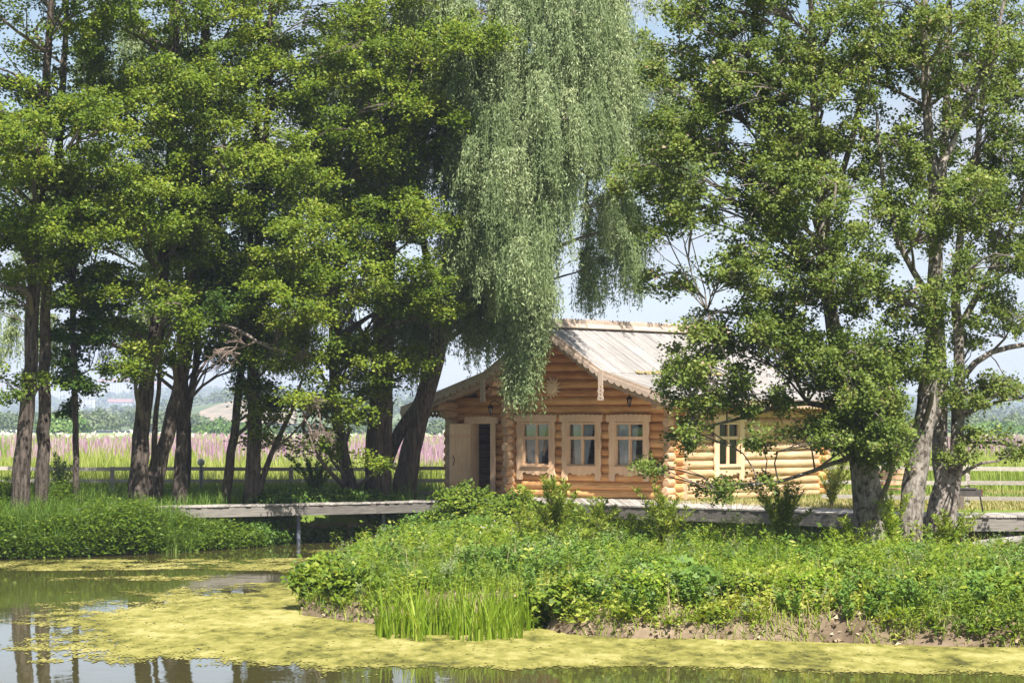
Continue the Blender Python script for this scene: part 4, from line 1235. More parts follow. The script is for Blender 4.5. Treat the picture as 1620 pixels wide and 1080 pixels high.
tree('alder_tree', 'straight alder with a mid sized trunk, second from the left', [[(64, 806, 28), (69, 700, 25), (70, 600, 22), (74, 450, 19), (88, 300, 16), (100, 120, 12), (110, -120, 7), (112, -240, 4)]], 62.5,
     [(130, 240, 110, 70, 26, -1.5), (110, 120, 110, 80, 24), (110, 360, 110, 60, 24, -1), (100, 440, 90, 50, 14), (140, -30, 120, 100, 20), (130, -190, 110, 90, 10)], 2.4, leaf_m=M['alder'], group=G1, **AL)
tree('alder_tree', 'thinnest alder trunk, third from the left beside the gap', [[(121, 802, 13), (119, 700, 12), (118, 600, 11), (114, 490, 12), (118, 350, 9), (124, 200, 6)]], 63.2,
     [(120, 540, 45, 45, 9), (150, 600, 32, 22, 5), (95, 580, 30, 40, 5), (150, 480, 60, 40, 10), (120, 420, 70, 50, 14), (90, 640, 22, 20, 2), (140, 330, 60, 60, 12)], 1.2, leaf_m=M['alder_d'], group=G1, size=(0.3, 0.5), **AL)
tree('alder_tree', 'stout alder at the left end of the boardwalk with a pale mottled trunk', [[(218, 806, 40), (221, 720, 33), (227, 650, 31), (236, 580, 27), (252, 480, 24), (262, 380, 22), (270, 250, 18), (278, 60, 12), (280, -150, 6)], [(238, 800, 12, 0.5), (243, 700, 11, 0.5), (250, 620, 9, 0.5), (256, 520, 7, 0.5)]], 65.0,
     [(250, 340, 110, 70, 34, -1.8), (190, 290, 90, 60, 20, -1), (230, 180, 100, 80, 28, -1), (240, 480, 60, 50, 14, -1.5), (190, 530, 40, 30, 7), (235, 570, 36, 32, 7, -1.4), (230, 40, 110, 100, 26), (240, -150, 110, 90, 14), (300, 430, 60, 60, 14, 1)], 2.5, leaf_m=M['alder'], group=G1, **AL)
tree('alder_tree', 'alder with a trunk leaning right behind the start of the boardwalk', [[(243, 801, 28), (256, 720, 27), (272, 660, 26), (289, 590, 26), (300, 480, 25), (303, 400, 22), (312, 250, 17), (322, 80, 12), (330, -150, 6)]], 66.2,
     [(330, 170, 110, 70, 30, -2), (340, 60, 110, 80, 26, -1), (360, 290, 90, 60, 24, -2), (300, 380, 90, 60, 20), (330, 520, 50, 30, 7, -1), (300, 560, 30, 20, 3, -1), (340, -100, 110, 90, 18)], 2.5, leaf_m=M['alder'], group=G1, **AL)
tree('alder_tree', 'alder forking into two dark stems just above the fence rails', [[(285, 800, 29), (286, 730, 27), (288, 690, 22), (290, 610, 16), (292, 540, 14), (296, 460, 12)], [(287, 700, 18), (299, 640, 14), (308, 590, 13), (314, 520, 12), (318, 400, 10), (326, 200, 8), (330, 0, 5)]], 66.6,
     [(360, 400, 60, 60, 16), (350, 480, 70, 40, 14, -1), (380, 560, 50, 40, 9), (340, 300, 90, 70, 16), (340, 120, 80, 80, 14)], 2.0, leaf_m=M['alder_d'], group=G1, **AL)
tree('alder_tree', 'slim alder leaning right midway along the boardwalk', [[(355, 799, 20), (364, 730, 17), (374, 660, 15), (380, 600, 14), (386, 520, 13), (396, 400, 11), (405, 250, 9), (410, 50, 6)]], 66.8,
     [(400, 520, 50, 40, 10), (440, 430, 70, 60, 22, -1.5), (440, 330, 80, 60, 22, -1), (450, 220, 80, 60, 20), (430, 110, 90, 70, 20), (400, 600, 36, 28, 5), (430, -40, 100, 100, 20), (420, 660, 26, 26, 3)], 2.0, leaf_m=M['alder'], group=G1, **AL)
r8, _ = tree('alder_tree', 'broad dark alder with a thin pale limb slanting right from its foot', [[(397, 799, 32), (401, 730, 28), (403, 670, 27), (400, 600, 22), (404, 500, 18), (412, 350, 15), (424, 150, 10), (430, -60, 6)], [(404, 792, 15), (420, 740, 11), (438, 700, 9), (452, 670, 8), (465, 640, 6), (478, 600, 5)]], 66.4,
     [(470, 480, 70, 50, 18, -2), (500, 400, 70, 60, 20, -2), (500, 270, 80, 60, 22, -1), (520, 160, 90, 80, 26), (480, 560, 60, 30, 8, -1), (440, 640, 30, 30, 4), (420, 700, 26, 26, 3), (500, 620, 30, 26, 4, -1.5), (530, 30, 90, 100, 26), (520, -140, 100, 90, 14)], 2.4, leaf_m=M['alder'], group=G1, **AL)
tree('alder_tree', 'dark alder trunk leaning left close beside the furrowed willow', [[(557, 795, 32), (548, 740, 24), (536, 680, 22), (530, 600, 20), (528, 520, 19), (540, 380, 16), (556, 200, 12), (566, 0, 8)]], 69.2,
     [(560, 440, 80, 60, 22, -3), (600, 360, 80, 50, 20, -3), (590, 250, 90, 60, 24, -2), (640, 450, 70, 60, 18, -3), (540, 560, 60, 50, 14, -2.5), (600, 560, 55, 45, 12, -2.5), (575, 640, 40, 34, 7, -2), (500, 690, 34, 34, 4, -2), (600, 735, 16, 12, 2, -2.2), (530, 650, 30, 30, 4, -2),
      (620, 130, 100, 70, 22, -2), (650, 600, 36, 36, 6, -2.2), (650, 30, 90, 80, 16, -1), (590, -100, 100, 90, 14), (690, 480, 40, 40, 8, -3), (680, 370, 50, 40, 9, -3), (680, 230, 60, 40, 10, -3), (705, 100, 70, 40, 14, -3), (760, 90, 40, 24, 6, -3.5), (650, 180, 60, 50, 10, -3)], 2.0, leaf_m=M['alder'], group=G1, **AL)

# dead twig tangles
tw = MB(); o = r8.location
def twigs(mb, p, dirv, L, depth):
    q = p + dirv * L
    m_ = (p + q) / 2 + Vector(rng.normal(0, 0.08 * L, 3))
    mb.tube([p - o, m_ - o, q - o], [0.006 + 0.006 * depth, 0.005 + 0.004 * depth, 0.004], 4, False)
    if depth > 0:
        for _ in range(4):
            nd = (dirv + Vector(rng.normal(0, 0.55, 3))).normalized(); nd.z -= 0.1
            twigs(mb, p.lerp(q, random.uniform(0.3, 1)), nd.normalized(), L * random.uniform(0.45, 0.8), depth - 1)
for (px, py, dx_, dz_) in ((404, 540, -0.8, -0.3), (410, 540, 0.9, -0.3), (470, 610, 0.7, -0.8), (440, 560, 0.9, -0.1), (480, 660, 0.5, -0.9), (420, 520, 0.8, 0.2), (500, 640, 0.2, -1), (380, 560, -0.9, 0.1)):
    tw = MB()
    for _ in range(1): twigs(tw, at(px, py, 64.5 + random.uniform(-0.6, 0.6)), Vector((dx_, random.uniform(-0.4, 0.4), dz_)).normalized(), 0.55, 3)
    twb = tw.build('dead_twig', M['twig'], r8); tag(twb, 'bare brown dead twigs hanging in a tangle')
lb_ = MB()
SP, SR = spline([at(305, 520, 66.2), at(345, 514, 65), at(385, 526, 64), at(420, 548, 63.6), at(455, 556, 63.4)], [0.07, 0.055, 0.045, 0.03, 0.015])
lb_.tube([Vector(p) - o for p in SP], list(SR), 7, False); lb_.build('branch', M['limb_r'], r8, True)

# willows
def strands(C, root, mat, n_st=22, length=(1.2, 2.4), per_m=26, spread=0.48, L=0.12, wd=0.030, arc=0.5, outc=None):
    o = np.array(root.location); C = np.asarray(C); n = len(C)
    N_ = n * n_st
    c = np.repeat(C, n_st, 0)
    out = unit(c - outc) if outc is not None else np.zeros_like(c)
    az = rng.uniform(0, 2 * np.pi, N_)
    h = np.stack([np.cos(az), np.sin(az), np.zeros(N_)], 1) * rng.uniform(0.2, 1.0, (N_, 1)) * spread
    h = h + out * np.array([1, 1, 0]) * spread * 0.7
    if np.ndim(length[0]): lo, hi = np.repeat(length[0], n_st), np.repeat(length[1], n_st)
    else: lo, hi = length
    Ls = rng.uniform(lo, hi, N_)
    per = int(per_m * 1.8)
    t = np.sort(rng.random((N_, per)), 1)
    tl = t * Ls[:, None]
    # rises a little, then falls
    hx = h[:, None, :] * (1 - np.exp(-tl[..., None] / 0.45))
    zz = 0.25 * np.exp(-((tl - 0.2) / 0.3) ** 2) - np.maximum(tl - 0.15, 0)
    sw0 = rng.normal(0, 0.07, (N_, 3)); sway = sw0[:, None, :] * tl[..., None]
    P = c[:, None, :] + hx + sway + np.stack([0 * zz, 0 * zz, zz], -1) + rng.normal(0, 0.045, (N_, per, 3))
    P = P.reshape(-1, 3)
    ax = np.array([0, 0, -1.0]) + rng.normal(0, 0.6, P.shape)
    Nn = unit(rng.normal(0, 0.6, P.shape) + np.array([0.1, -0.6, 0.5]))
    ln = L * rng.uniform(0.6, 1.25, len(P))
    V, Q = leaf_quads(P - o, unit(ax), Nn, ln, np.full(len(P), wd) * rng.uniform(0.7, 1.3, len(P)), 0.2)
    rs_ = None
    ts = np.linspace(0, 1, 6)[None]; t2 = ts * Ls[:, None]
    z2 = 0.25 * np.exp(-((t2 - 0.2) / 0.3) ** 2) - np.maximum(t2 - 0.15, 0)
    ST = c[:, None, :] + h[:, None, :] * (1 - np.exp(-t2[..., None] / 0.45)) + sw0[:, None, :] * t2[..., None] + np.stack([0 * z2, 0 * z2, z2], -1) - o
    wv = np.array([0.0035, 0, 0])
    SV = np.stack([ST - wv, ST + wv], 2).reshape(-1, 3)
    q = np.array([[2 * a_, 2 * a_ + 1, 2 * a_ + 3, 2 * a_ + 2] for a_ in range(5)])
    SQ = (np.arange(N_)[:, None, None] * 12 + q[None]).reshape(-1, 4)
    rr = np.clip(np.repeat(rng.uniform(0.15, 0.75, n), n_st * per) + np.repeat(rng.normal(0, 0.08, N_), per) + rng.normal(0, 0.15, len(P)), 0, 1)
    return join([(V, Q, rr), (SV, SQ, np.full(len(SQ), 0.25))])
WD = 70.5
wb = at(637, 790, WD)
willow = empty('weeping_willow', (wb.x, wb.y, gz(wb.x, wb.y)))
tag(willow, 'huge silvery weeping willow with leaning trunks, its strands hanging over the log house', 'tree')
st = []
for s in ([(637, 800, 40, 0), (645, 740, 35, 0), (655, 690, 32, 0), (668, 640, 30, 0), (685, 580, 28, -0.3), (700, 520, 26, -0.6), (716, 440, 26, -1), (745, 320, 22, -1), (790, 180, 18, -1), (840, 20, 13, -1), (870, -140, 8, -1)],
          [(606, 760, 18, 0.4), (618, 712, 20, 0.2), (640, 672, 21, 0), (664, 640, 21, 0), (690, 560, 24, 0.2), (730, 470, 20, 1), (790, 370, 15, 2), (850, 300, 11, 3), (930, 270, 7, 4.5)],
          [(716, 440, 16, -1), (760, 400, 13, -2), (810, 380, 10, -3), (860, 400, 6, -3.5)],
          [(745, 320, 16, -1), (820, 230, 12, -1.5), (900, 170, 9, 1.5), (980, 140, 6, 3.5)],
          [(700, 520, 12, -0.6), (670, 380, 10, 0), (660, 240, 8, 0.5), (660, 100, 5, 0.5)]):
    st.append(([at(q[0], q[1], WD + q[3]) for q in s], [q[2] * WD / F / 2 for q in s]))
wp_ = trunk_mesh(st, M['bark_w'], willow, 18)
spec = [(850, 60, 170, 110, 110), (850, 200, 130, 90, 84, -1.5), (825, 310, 75, 60, 44, -2.5), (822, 410, 55, 45, 26, -3), (760, 370, 60, 60, 26, -0.5), (700, 180, 90, 120, 50, 0.5),
        (1010, 120, 80, 110, 44, 4.5), (870, -100, 220, 100, 60, 2), (975, 300, 50, 40, 18, 5), (1000, 370, 24, 26, 8, 5), (945, 395, 22, 20, 6, 5), (735, 450, 60, 40, 22, 1.5), (700, 60, 100, 90, 30), (655, 480, 30, 30, 6, 1.5), (1075, 200, 36, 60, 10, 4.5), (930, 60, 90, 90, 26, 3.5), (760, 260, 60, 60, 20, -1), (760, 120, 70, 80, 20, -1)]
Cw = blob_clusters(spec, WD - 1.5, 2.6)
Cl = blob_clusters([(828, 500, 26, 24, 10, -4.6), (818, 565, 22, 14, 8, -4.7), (840, 455, 26, 26, 7, -4.2), (775, 480, 40, 30, 10, -2)], WD - 0.0, 0.5)
outc = np.array([at(780, 300, WD)])
branchy(Cw, wp_, willow, M['limb'], every=9, r0=0.06)
p1 = strands(Cw, willow, None, n_st=17, length=(0.7, 1.7), outc=outc)
p2 = strands(Cl, willow, None, n_st=16, length=(0.7, 1.6), spread=0.32, outc=outc)
np_mesh('crown', *join([p1, p2]), M['willow'], willow)
# second old willow, furrowed
r10 = empty('willow_tree', (at(597, 794, 69.4).x, 69.4, gz(at(597, 794, 69.4).x, 69.4)))
tag(r10, 'old upright willow with a very thick furrowed trunk beside the leaning willow', 'tree')
st = [([at(q[0], q[1], 69.4) for q in s], [q[2] * 69.4 / F / 2 for q in s]) for s in ([(597, 802, 46), (598, 740, 41), (600, 680, 40), (604, 620, 37), (606, 540, 36), (610, 440, 30), (620, 300, 24), (640, 120, 17), (660, -80, 10)],)]
wp2 = trunk_mesh(st, M['bark_w'], r10, 18)
Cw2 = blob_clusters([(600, 60, 110, 110, 50, 2), (570, 250, 110, 110, 44, 2.5), (640, 500, 50, 60, 14, 2.5), (500, 470, 60, 50, 12, 3)], 69.4, 1.5)
branchy(Cw2, wp2, r10, M['limb'], every=10)
np_mesh('crown', *strands(Cw2, r10, None, n_st=16, length=(0.7, 1.7), per_m=22, outc=np.array([at(600, 200, 69.4)])), M['willow'], r10)
WB = 73.0
r11 = empty('willow_tree', (at(290, 792, WB).x, WB, gz(at(290, 792, WB).x, WB)))
tag(r11, 'slim willow standing behind the left alders, its hanging strands showing between their trunks', 'tree')
st = [([at(q[0], q[1], WB) for q in s], [q[2] * WB / F / 2 for q in s]) for s in ([(290, 796, 20), (294, 700, 17), (290, 600, 15), (284, 480, 13), (280, 300, 10), (270, 100, 7), (270, -60, 4)],)]
wp3 = trunk_mesh(st, M['bark_w'], r11, 12)
Cw3 = blob_clusters([(215, 500, 60, 36, 14), (330, 440, 110, 60, 26), (60, 500, 70, 40, 10), (420, 520, 60, 40, 10), (330, 300, 160, 110, 34), (300, 100, 200, 110, 36), (120, 330, 110, 90, 20)], WB, 1.4)
branchy(Cw3, wp3, r11, M['limb'], every=8, r0=0.04)
np_mesh('crown', *strands(Cw3, r11, None, n_st=16, length=(0.6, 1.4), per_m=22, outc=np.array([at(290, 300, WB)])), M['willow'], r11)

# right hand group
RG = 'grey barked alders at the right'
RT = dict(limb_m=M['limb_r'], bark_m=M['bark_g'], tw_=0.95, mul=1.75)
r1, p_r1 = tree('grey_alder', 'grey alder nearest the log house with low boughs reaching over the terrace',
     [[(1382, 868, 62), (1374, 800, 52), (1366, 740, 44), (1360, 700, 40), (1350, 640, 34), (1336, 580, 29), (1318, 520, 25), (1305, 430, 21), (1296, 300, 17), (1288, 150, 13), (1284, 0, 9), (1282, -180, 5)],
      [(1345, 620, 18, 0), (1300, 560, 15, -0.4), (1250, 520, 12, -0.6), (1190, 500, 8, -0.8), (1120, 490, 4, -0.8)],
      [(1312, 480, 15, 0), (1260, 390, 12, 0.4), (1220, 270, 9, 0.6), (1200, 120, 6, 0.6)],
      [(1362, 716, 9, 0), (1310, 735, 7, -0.5), (1250, 757, 6, -0.9), (1190, 768, 4, -1.1), (1135, 778, 3, -1.2)],
      [(1356, 660, 12, 0), (1300, 640, 10, -0.5), (1240, 640, 8, -0.8), (1160, 665, 5, -1.0), (1080, 680, 3, -1.0)],
      [(1300, 350, 12, 0), (1340, 250, 10, 0.5), (1370, 120, 8, 0.8), (1385, -30, 5, 1)]], 51.0,
     [(1200, 60, 130, 110, 46), (1180, 200, 130, 90, 44, -0.5), (1290, 150, 110, 110, 36), (1160, 320, 130, 70, 34, -0.8), (1280, 330, 110, 80, 36, -1), (1230, 440, 130, 60, 36, -1), (1340, 430, 80, 70, 24), (1180, 530, 110, 40, 26, -0.8), (1300, 560, 100, 50, 30, -0.8),
      (1120, 595, 70, 30, 12, -1), (1190, 635, 80, 26, 9, -1), (1090, 650, 46, 24, 6, -1), (1345, 660, 75, 50, 40, -0.9), (1390, 600, 50, 60, 22, -0.5), (1300, 690, 50, 24, 9, -1.0), (1375, 695, 45, 40, 18, -1.3), (1065, 610, 30, 30, 4, -1), (1330, 600, 60, 40, 14, -1.3), (1060, 150, 60, 110, 14), (1050, 330, 60, 60, 10), (1060, 240, 50, 70, 9), (1120, 770, 18, 9, 3, -1.2), (1190, 765, 36, 8, 2, -1), (1070, 690, 28, 16, 4, -1),
      (1030, 730, 14, 18, 2, -1.4), (1200, 700, 40, 14, 2, -1), (1290, 690, 36, 14, 3, -1), (1200, -120, 160, 100, 26), (1060, 440, 50, 24, 5), (1100, 560, 50, 40, 7), (1000, 290, 40, 26, 5), (1130, 40, 90, 90, 20), (1340, 60, 80, 90, 16), (1150, 130, 90, 60, 14), (1290, 250, 90, 60, 14)], 2.0, leaf_m=M['right'], group=RG, size=(0.22, 0.46), L=0.07, sprigs=11, per=15, flat_=0.75, asp=0.8, every=8, up=0.6, **RT)
r2, _ = tree('grey_alder', 'grey alder with a sunlit pale speckled trunk, middle of the right group',
     [[(1438, 868, 42), (1442, 800, 40), (1450, 740, 40), (1460, 680, 38), (1468, 610, 30), (1474, 520, 24), (1480, 400, 20), (1474, 280, 18), (1466, 160, 15), (1462, 20, 11), (1460, -160, 6)],
      [(1476, 480, 12), (1430, 400, 10, -0.5), (1400, 300, 8, -0.6), (1385, 180, 5, -0.6)], [(1474, 300, 12), (1520, 190, 9, 0.4), (1570, 80, 7, 0.6), (1600, -40, 4, 0.6)]], 51.6,
     [(1430, 200, 90, 110, 28), (1500, 80, 110, 90, 30), (1420, 50, 80, 90, 20), (1440, 350, 80, 60, 18, -1), (1520, 330, 70, 60, 18, -1), (1430, 480, 70, 50, 16, -1), (1400, 700, 24, 40, 3, -0.4), (1470, -120, 130, 100, 22), (1430, 570, 40, 40, 9, -0.8), (1420, 270, 60, 60, 12), (1380, 60, 60, 90, 12)], 2.0, leaf_m=M['right'], group=RG, size=(0.22, 0.46), L=0.07, sprigs=11, per=14, flat_=0.75, asp=0.8, every=8, up=0.6, **RT)
r3, _ = tree('grey_alder', 'grey alder splitting into two dark stems, rightmost of the group',
     [[(1488, 838, 56), (1492, 790, 48), (1494, 760, 34), (1486, 720, 27), (1488, 650, 26), (1486, 560, 22), (1482, 440, 18), (1490, 300, 15), (1500, 120, 11), (1505, -80, 6)],
      [(1500, 790, 36), (1510, 745, 26), (1514, 700, 22), (1516, 640, 20), (1518, 560, 18), (1512, 440, 15), (1530, 330, 12), (1550, 200, 9), (1565, 40, 6)],
      [(1520, 600, 11), (1560, 560, 10), (1620, 545, 8, 0.3), (1690, 530, 5, 0.5)], [(1516, 520, 12), (1560, 440, 10), (1600, 360, 8), (1640, 240, 5)], [(1514, 660, 7), (1560, 640, 6, -0.3), (1610, 628, 4, -0.4), (1660, 630, 3, -0.4)],
      [(1512, 700, 6), (1560, 702, 5, -0.4), (1620, 706, 4, -0.6), (1670, 720, 3, -0.6)]], 55.0,
     [(1560, 200, 80, 110, 28), (1600, 350, 70, 60, 22), (1560, 430, 70, 50, 18, -0.6), (1600, 60, 90, 90, 22), (1590, 500, 60, 30, 10), (1570, 610, 40, 14, 5, -0.3), (1610, 620, 40, 20, 5, -0.4), (1545, 690, 30, 14, 3, -0.4), (1590, 715, 30, 12, 3, -0.5), (1500, 720, 14, 24, 2, -0.8), (1540, 640, 20, 20, 3), (1580, -100, 110, 90, 14), (1620, 200, 60, 160, 20), (1530, 60, 80, 80, 14), (1600, 280, 50, 60, 10), (1490, 600, 36, 40, 8, -0.8), (1540, 530, 30, 20, 4)], 1.8,
     leaf_m=M['right'], group=RG, size=(0.22, 0.46), L=0.07, sprigs=11, per=14, flat_=0.75, asp=0.8, every=8, up=0.6, **RT)

# ------------------------------------------------------------------ bushes and saplings
def bush(label, px, py, d, w, h, n=60, mat='ground_leaf', L=0.10, name='leafy_bush', group='leafy bushes on the bank', dep=1.0):
    b = at(px, py, d); zg = gz(b.x, b.y); root = empty(name, (b.x, b.y, zg)); tag(root, label, 'bush', group)
    u = unit(rng.normal(size=(n, 3))); u[:, 2] = np.abs(u[:, 2])
    C = u * rng.uniform(0.5, 1.0, (n, 1)) * np.array([w / 2, w * dep / 2, h]) + np.array([b.x, b.y, zg])
    C[:, 2] = np.maximum(C[:, 2], zg + 0.1)
    A = rng.uniform(0.16, 0.30, n)
    crown_leaves(C, A, A * 0.9, root, M[mat], sprigs=9, per=9, L=L, asp=0.65, up=0.8, name='foliage', vary=0.2)
    s = MB()
    for c in C[::2]:
        v = Vector(c) - root.location; s.tube([(v.x * 0.15, v.y * 0.15, -0.05), (v.x * 0.6, v.y * 0.6, v.z * 0.6), tuple(v)], [0.012, 0.008, 0.004], 4, False)
    s.build('stem', M['limb'], root)
bush('yellow green bramble bush at the boardwalk edge right of the steel post', 655, 845, 66.3, 1.5, 0.95, 70)
bush('broad bramble bush below the open door of the house', 735, 838, 66.2, 2.2, 1.1, 110)
bush('bright bramble bush below the leftmost front window', 815, 830, 64.6, 2.0, 1.0, 100)
bush('bramble bush between the willow saplings and the terrace', 890, 840, 61.5, 1.6, 0.55, 60)
bush('dark leaved bush overhanging the water under the boardwalk', 600, 850, 66.6, 0.9, 0.6, 34, 'farg')
bush('lush green dock bush on the left tip of the island', 512, 955, 42.6, 0.9, 0.42, 60, L=0.12, dep=1.3)
bush('dark green burdock plant at the water edge right of the iris clump', 1100, 985, 38.0, 0.75, 0.38, 44, 'farg', 0.14)
bush('leafy plant on the bank just right of the iris clump', 920, 975, 38.4, 0.7, 0.36, 40, L=0.12)
bush('small green plant on the bare sandy bank far right', 1560, 990, 37.4, 0.8, 0.36, 40, 'farg', 0.10)
bush('yellow green fleabane tuft on the right bank', 1290, 975, 37.8, 0.85, 0.42, 60, 'iris', 0.07)
for lb4, px4, py4, d4, w4, h4, m4, L4 in (('broad leaved plant behind the right end of the iris clump', 850, 965, 38.9, 0.7, 0.42, 'ground_leaf', 0.12), ('tuft of bright weeds hanging down the bank left of the burdock', 985, 980, 38.2, 0.7, 0.36, 'ground_leaf', 0.09),
        ('yellow green tuft touching the burdock at its left', 1038, 985, 37.9, 0.65, 0.36, 'iris', 0.08), ('bushy weed between the burdock and the fleabane tuft', 1185, 985, 37.8, 0.75, 0.38, 'ground_leaf', 0.10),
        ('green weed clump at the water right of the fleabane tuft', 1375, 990, 37.5, 0.7, 0.34, 'ground_leaf', 0.10), ('upright weed clump on the bank below the rightmost trunk', 1468, 985, 37.6, 0.7, 0.42, 'ground_leaf', 0.09),
        ('leafy clump at the bank edge by the right frame border', 1612, 1000, 37.2, 0.8, 0.36, 'ground_leaf', 0.10), ('leafy weed at the bank right beside the island tip dock bush', 560, 955, 41.0, 0.8, 0.32, 'ground_leaf', 0.10),
        ('large green plant on the slope above the burdock', 1080, 950, 40.5, 0.8, 0.34, 'farg', 0.13), ('pale green plant up the slope above the fleabane tuft', 1330, 945, 41.0, 0.8, 0.34, 'ground_leaf', 0.12)):
    bush(lb4, px4, py4, d4, w4, h4, 42, m4, L4)
def sapling(label, px, py, d, h, w, n=14, L=0.13, mat='ground_leaf', wd=0.2):
    b = at(px, py, d); zg = gz(b.x, b.y); root = empty('willow_sapling', (b.x, b.y, zg)); tag(root, label, 'sapling', 'young willow saplings in the weeds')
    s = MB(); parts = []
    for k in range(n):
        a = random.uniform(0, 6.28); ln = h * random.uniform(0.55, 1.08); sp = w * random.uniform(0.1, 0.55)
        pts = [Vector((0.04 * math.cos(a), 0.04 * math.sin(a), -0.05))]
        for j in range(1, 7):
            t = j / 6; pts.append(Vector((sp * t ** 1.4 * math.cos(a), sp * t ** 1.4 * math.sin(a), ln * (t - 0.12 * t ** 3)))) 
        s.tube(pts, [0.012, 0.010, 0.008, 0.007, 0.005, 0.004, 0.002], 4, False)
        m_ = int(125 * ln); t = rng.uniform(0.12, 1, m_); idx = t * 6; i = np.minimum(idx.astype(int), 5); f = (idx - i)[:, None]
        A = np.array([tuple(p) for p in pts]); P = A[i] * (1 - f) + A[i + 1] * f + rng.normal(0, 0.012, (m_, 3))
        az = rng.uniform(0, 6.28, m_); ax = np.stack([np.cos(az), np.sin(az), rng.uniform(0.2, 1.3, m_)], 1)
        N = unit(np.array([0, -0.2, 0.9]) + rng.normal(0, 0.5, (m_, 3))); l_ = L * rng.uniform(0.6, 1.2, m_)
        V, Q = leaf_quads(P, unit(ax), N, l_, l_ * wd, 0.2); parts.append((V, Q, np.clip(rng.normal(0.68, 0.2, m_), 0, 1)))
    s.build('stem', M['limb'], root); np_mesh('foliage', *join(parts), M[mat], root)
sapling('tall willow sapling left of centre reaching up to the middle front window', 880, 895, 52.5, 1.55, 1.5, 26)
sapling('willow sapling leaning in front of the first terrace boards', 945, 885, 53, 1.05, 1.3, 18)
sapling('dense willow sapling below the corner of the house', 1052, 915, 49, 1.35, 1.2, 24)
sapling('tall willow sapling before the side wall of the house', 1238, 890, 50.5, 1.45, 1.1, 22)
sapling('small sapling sprouting at the foot of the tree nearest the house', 1352, 880, 49.3, 0.8, 0.8, 10)
sapling('yellowish sapling sprouting in front of the pale middle trunk', 1412, 880, 49.6, 1.25, 0.7, 10, mat='iris')
sapling('bushy sapling between the middle and rightmost trunks', 1500, 870, 51, 0.85, 1.5, 22)
sapling('low sapling spreading right of the rightmost trunk', 1555, 868, 52.2, 0.5, 1.0, 12)
sapling('grey leafed sapling at the fence between the second and third left trunks', 95, 800, 66, 1.35, 0.9, 12, 0.09, 'willow', 0.35)
sapling('young willow growing under the boughs left of the dark trunk pair', 500, 800, 70.5, 1.3, 1.6, 16, 0.12, 'farg', 0.3)
sapling('young willow by the right corner of the house', 1315, 800, 64, 1.5, 1.6, 16, 0.12, 'meadow', 0.22)
for lab_, px_, py_, d_2, h_2, w_2, n_2 in (('broad leafy sapling clump left of the tallest sapling', 835, 885, 54, 0.95, 1.3, 20), ('arching sapling between the tall and the dense saplings', 985, 900, 51.5, 1.0, 1.4, 20),
        ('sapling right of the dense one, below the carved corner', 1110, 905, 50, 0.75, 1.2, 16), ('low bushy sapling in front of the tallest sapling', 905, 915, 49.5, 0.7, 1.3, 18), ('short sapling in front of the dense sapling', 1020, 935, 46.5, 0.55, 1.0, 14), ('small sapling among weeds right of centre', 1165, 900, 51.5, 0.7, 1.0, 14)):
    sapling(lab_, px_, py_, d_2, h_2 * 0.75, w_2, n_2)
# iris clumps in the shallow water
def iris(label, pxs, d0, d1, n, h):
    px = rng.uniform(pxs[0], pxs[1], n); d = rng.uniform(d0, d1, n); x = (px - CX) * d / F
    root = empty('iris_clump', (float(x.mean()), float(d.mean()), 0)); tag(root, label, 'irises', 'water irises at the island edge')
    cc = rng.integers(0, max(4, n // 16), n); cen = rng.uniform(0, 1, (max(4, n // 16), 2)); X = pxs[0] + cen[cc, 0] * (pxs[1] - pxs[0]); D = d0 + cen[cc, 1] * (d1 - d0)
    x = (X - CX) * D / F + rng.normal(0, 0.05, n); y = D + rng.normal(0, 0.06, n)
    P = np.stack([x - root.location.x, y - root.location.y, np.full(n, -0.05)], 1)
    ch = rng.uniform(0.6, 1.12, max(4, n // 16))
    V, Q, sg = blades(P, h * ch[cc] * rng.uniform(0.5, 1.05, n), 0.026 * rng.uniform(0.6, 1.2, n), np.abs(rng.normal(0.22, 0.24, n)), 5)
    np_mesh('leaf_blades', V, Q, np.repeat(np.clip(rng.normal(0.5, 0.22, n), 0, 1), sg), M['iris'], root)
random.seed(5)
iris('wide clump of upright yellow green irises standing in the duckweed', (652, 836), 36.2, 38.6, 900, 0.86)
iris('narrow iris clump at the left of the wide clump', (600, 655), 36.6, 38.4, 240, 0.82)

# ------------------------------------------------------------------ ground cover
def land_points(n, pa, pb, d0, d1, lo=0.02, hi=99, pw=1.0):
    x, y = scatter(n, d0, d1, pa, pb, pw)
    sd = shore_dist(x, y); k = (sd > lo) & (sd < hi)
    x, y, sd = x[k], y[k], sd[k]
    return x, y, sd, ground_z(x, y, sd)
def onpath(x, y):
    """the plank paths at the right are kept mostly clear"""
    lf = np.interp(x, [7.7, 8.4, 9.25, 9.93], [49.6, 48.3, 46.8, 45.8]); lb2 = np.interp(x, [7.7, 8.4, 9.25, 9.93], [50.5, 49.7, 48.7, 47.6])
    u = np.interp(x, [8.8, 10.3], [51.4, 53.2]); v = np.interp(x, [8.8, 10.8], [53.2, 55.8])
    return ((x > 7.6) & (y > lf - 0.9) & (y < lb2 + 0.1) & (rng.random(len(x)) < 0.9)) | ((x > 8.7) & (y > u - 0.5) & (y < v) & (rng.random(len(x)) < 0.85))
x, y, sd, z = land_points(16500, 440, 1700, 33.6, 66.5, 0.05)
under = (y > deck_front(x) - 0.2)
bare = (fbm(x * 1.7 + 3, y * 0.8, 3) > 0.60) & (sd < 0.7) & (x < 5.8)
k = ~under & ~bare & ~onpath(x, y) & ~((sd < 0.16) & (rng.random(len(x)) < 0.55))
x, y, z, sd = x[k], y[k], z[k], sd[k]
C = np.stack([x, y, z], 1); n = len(C)
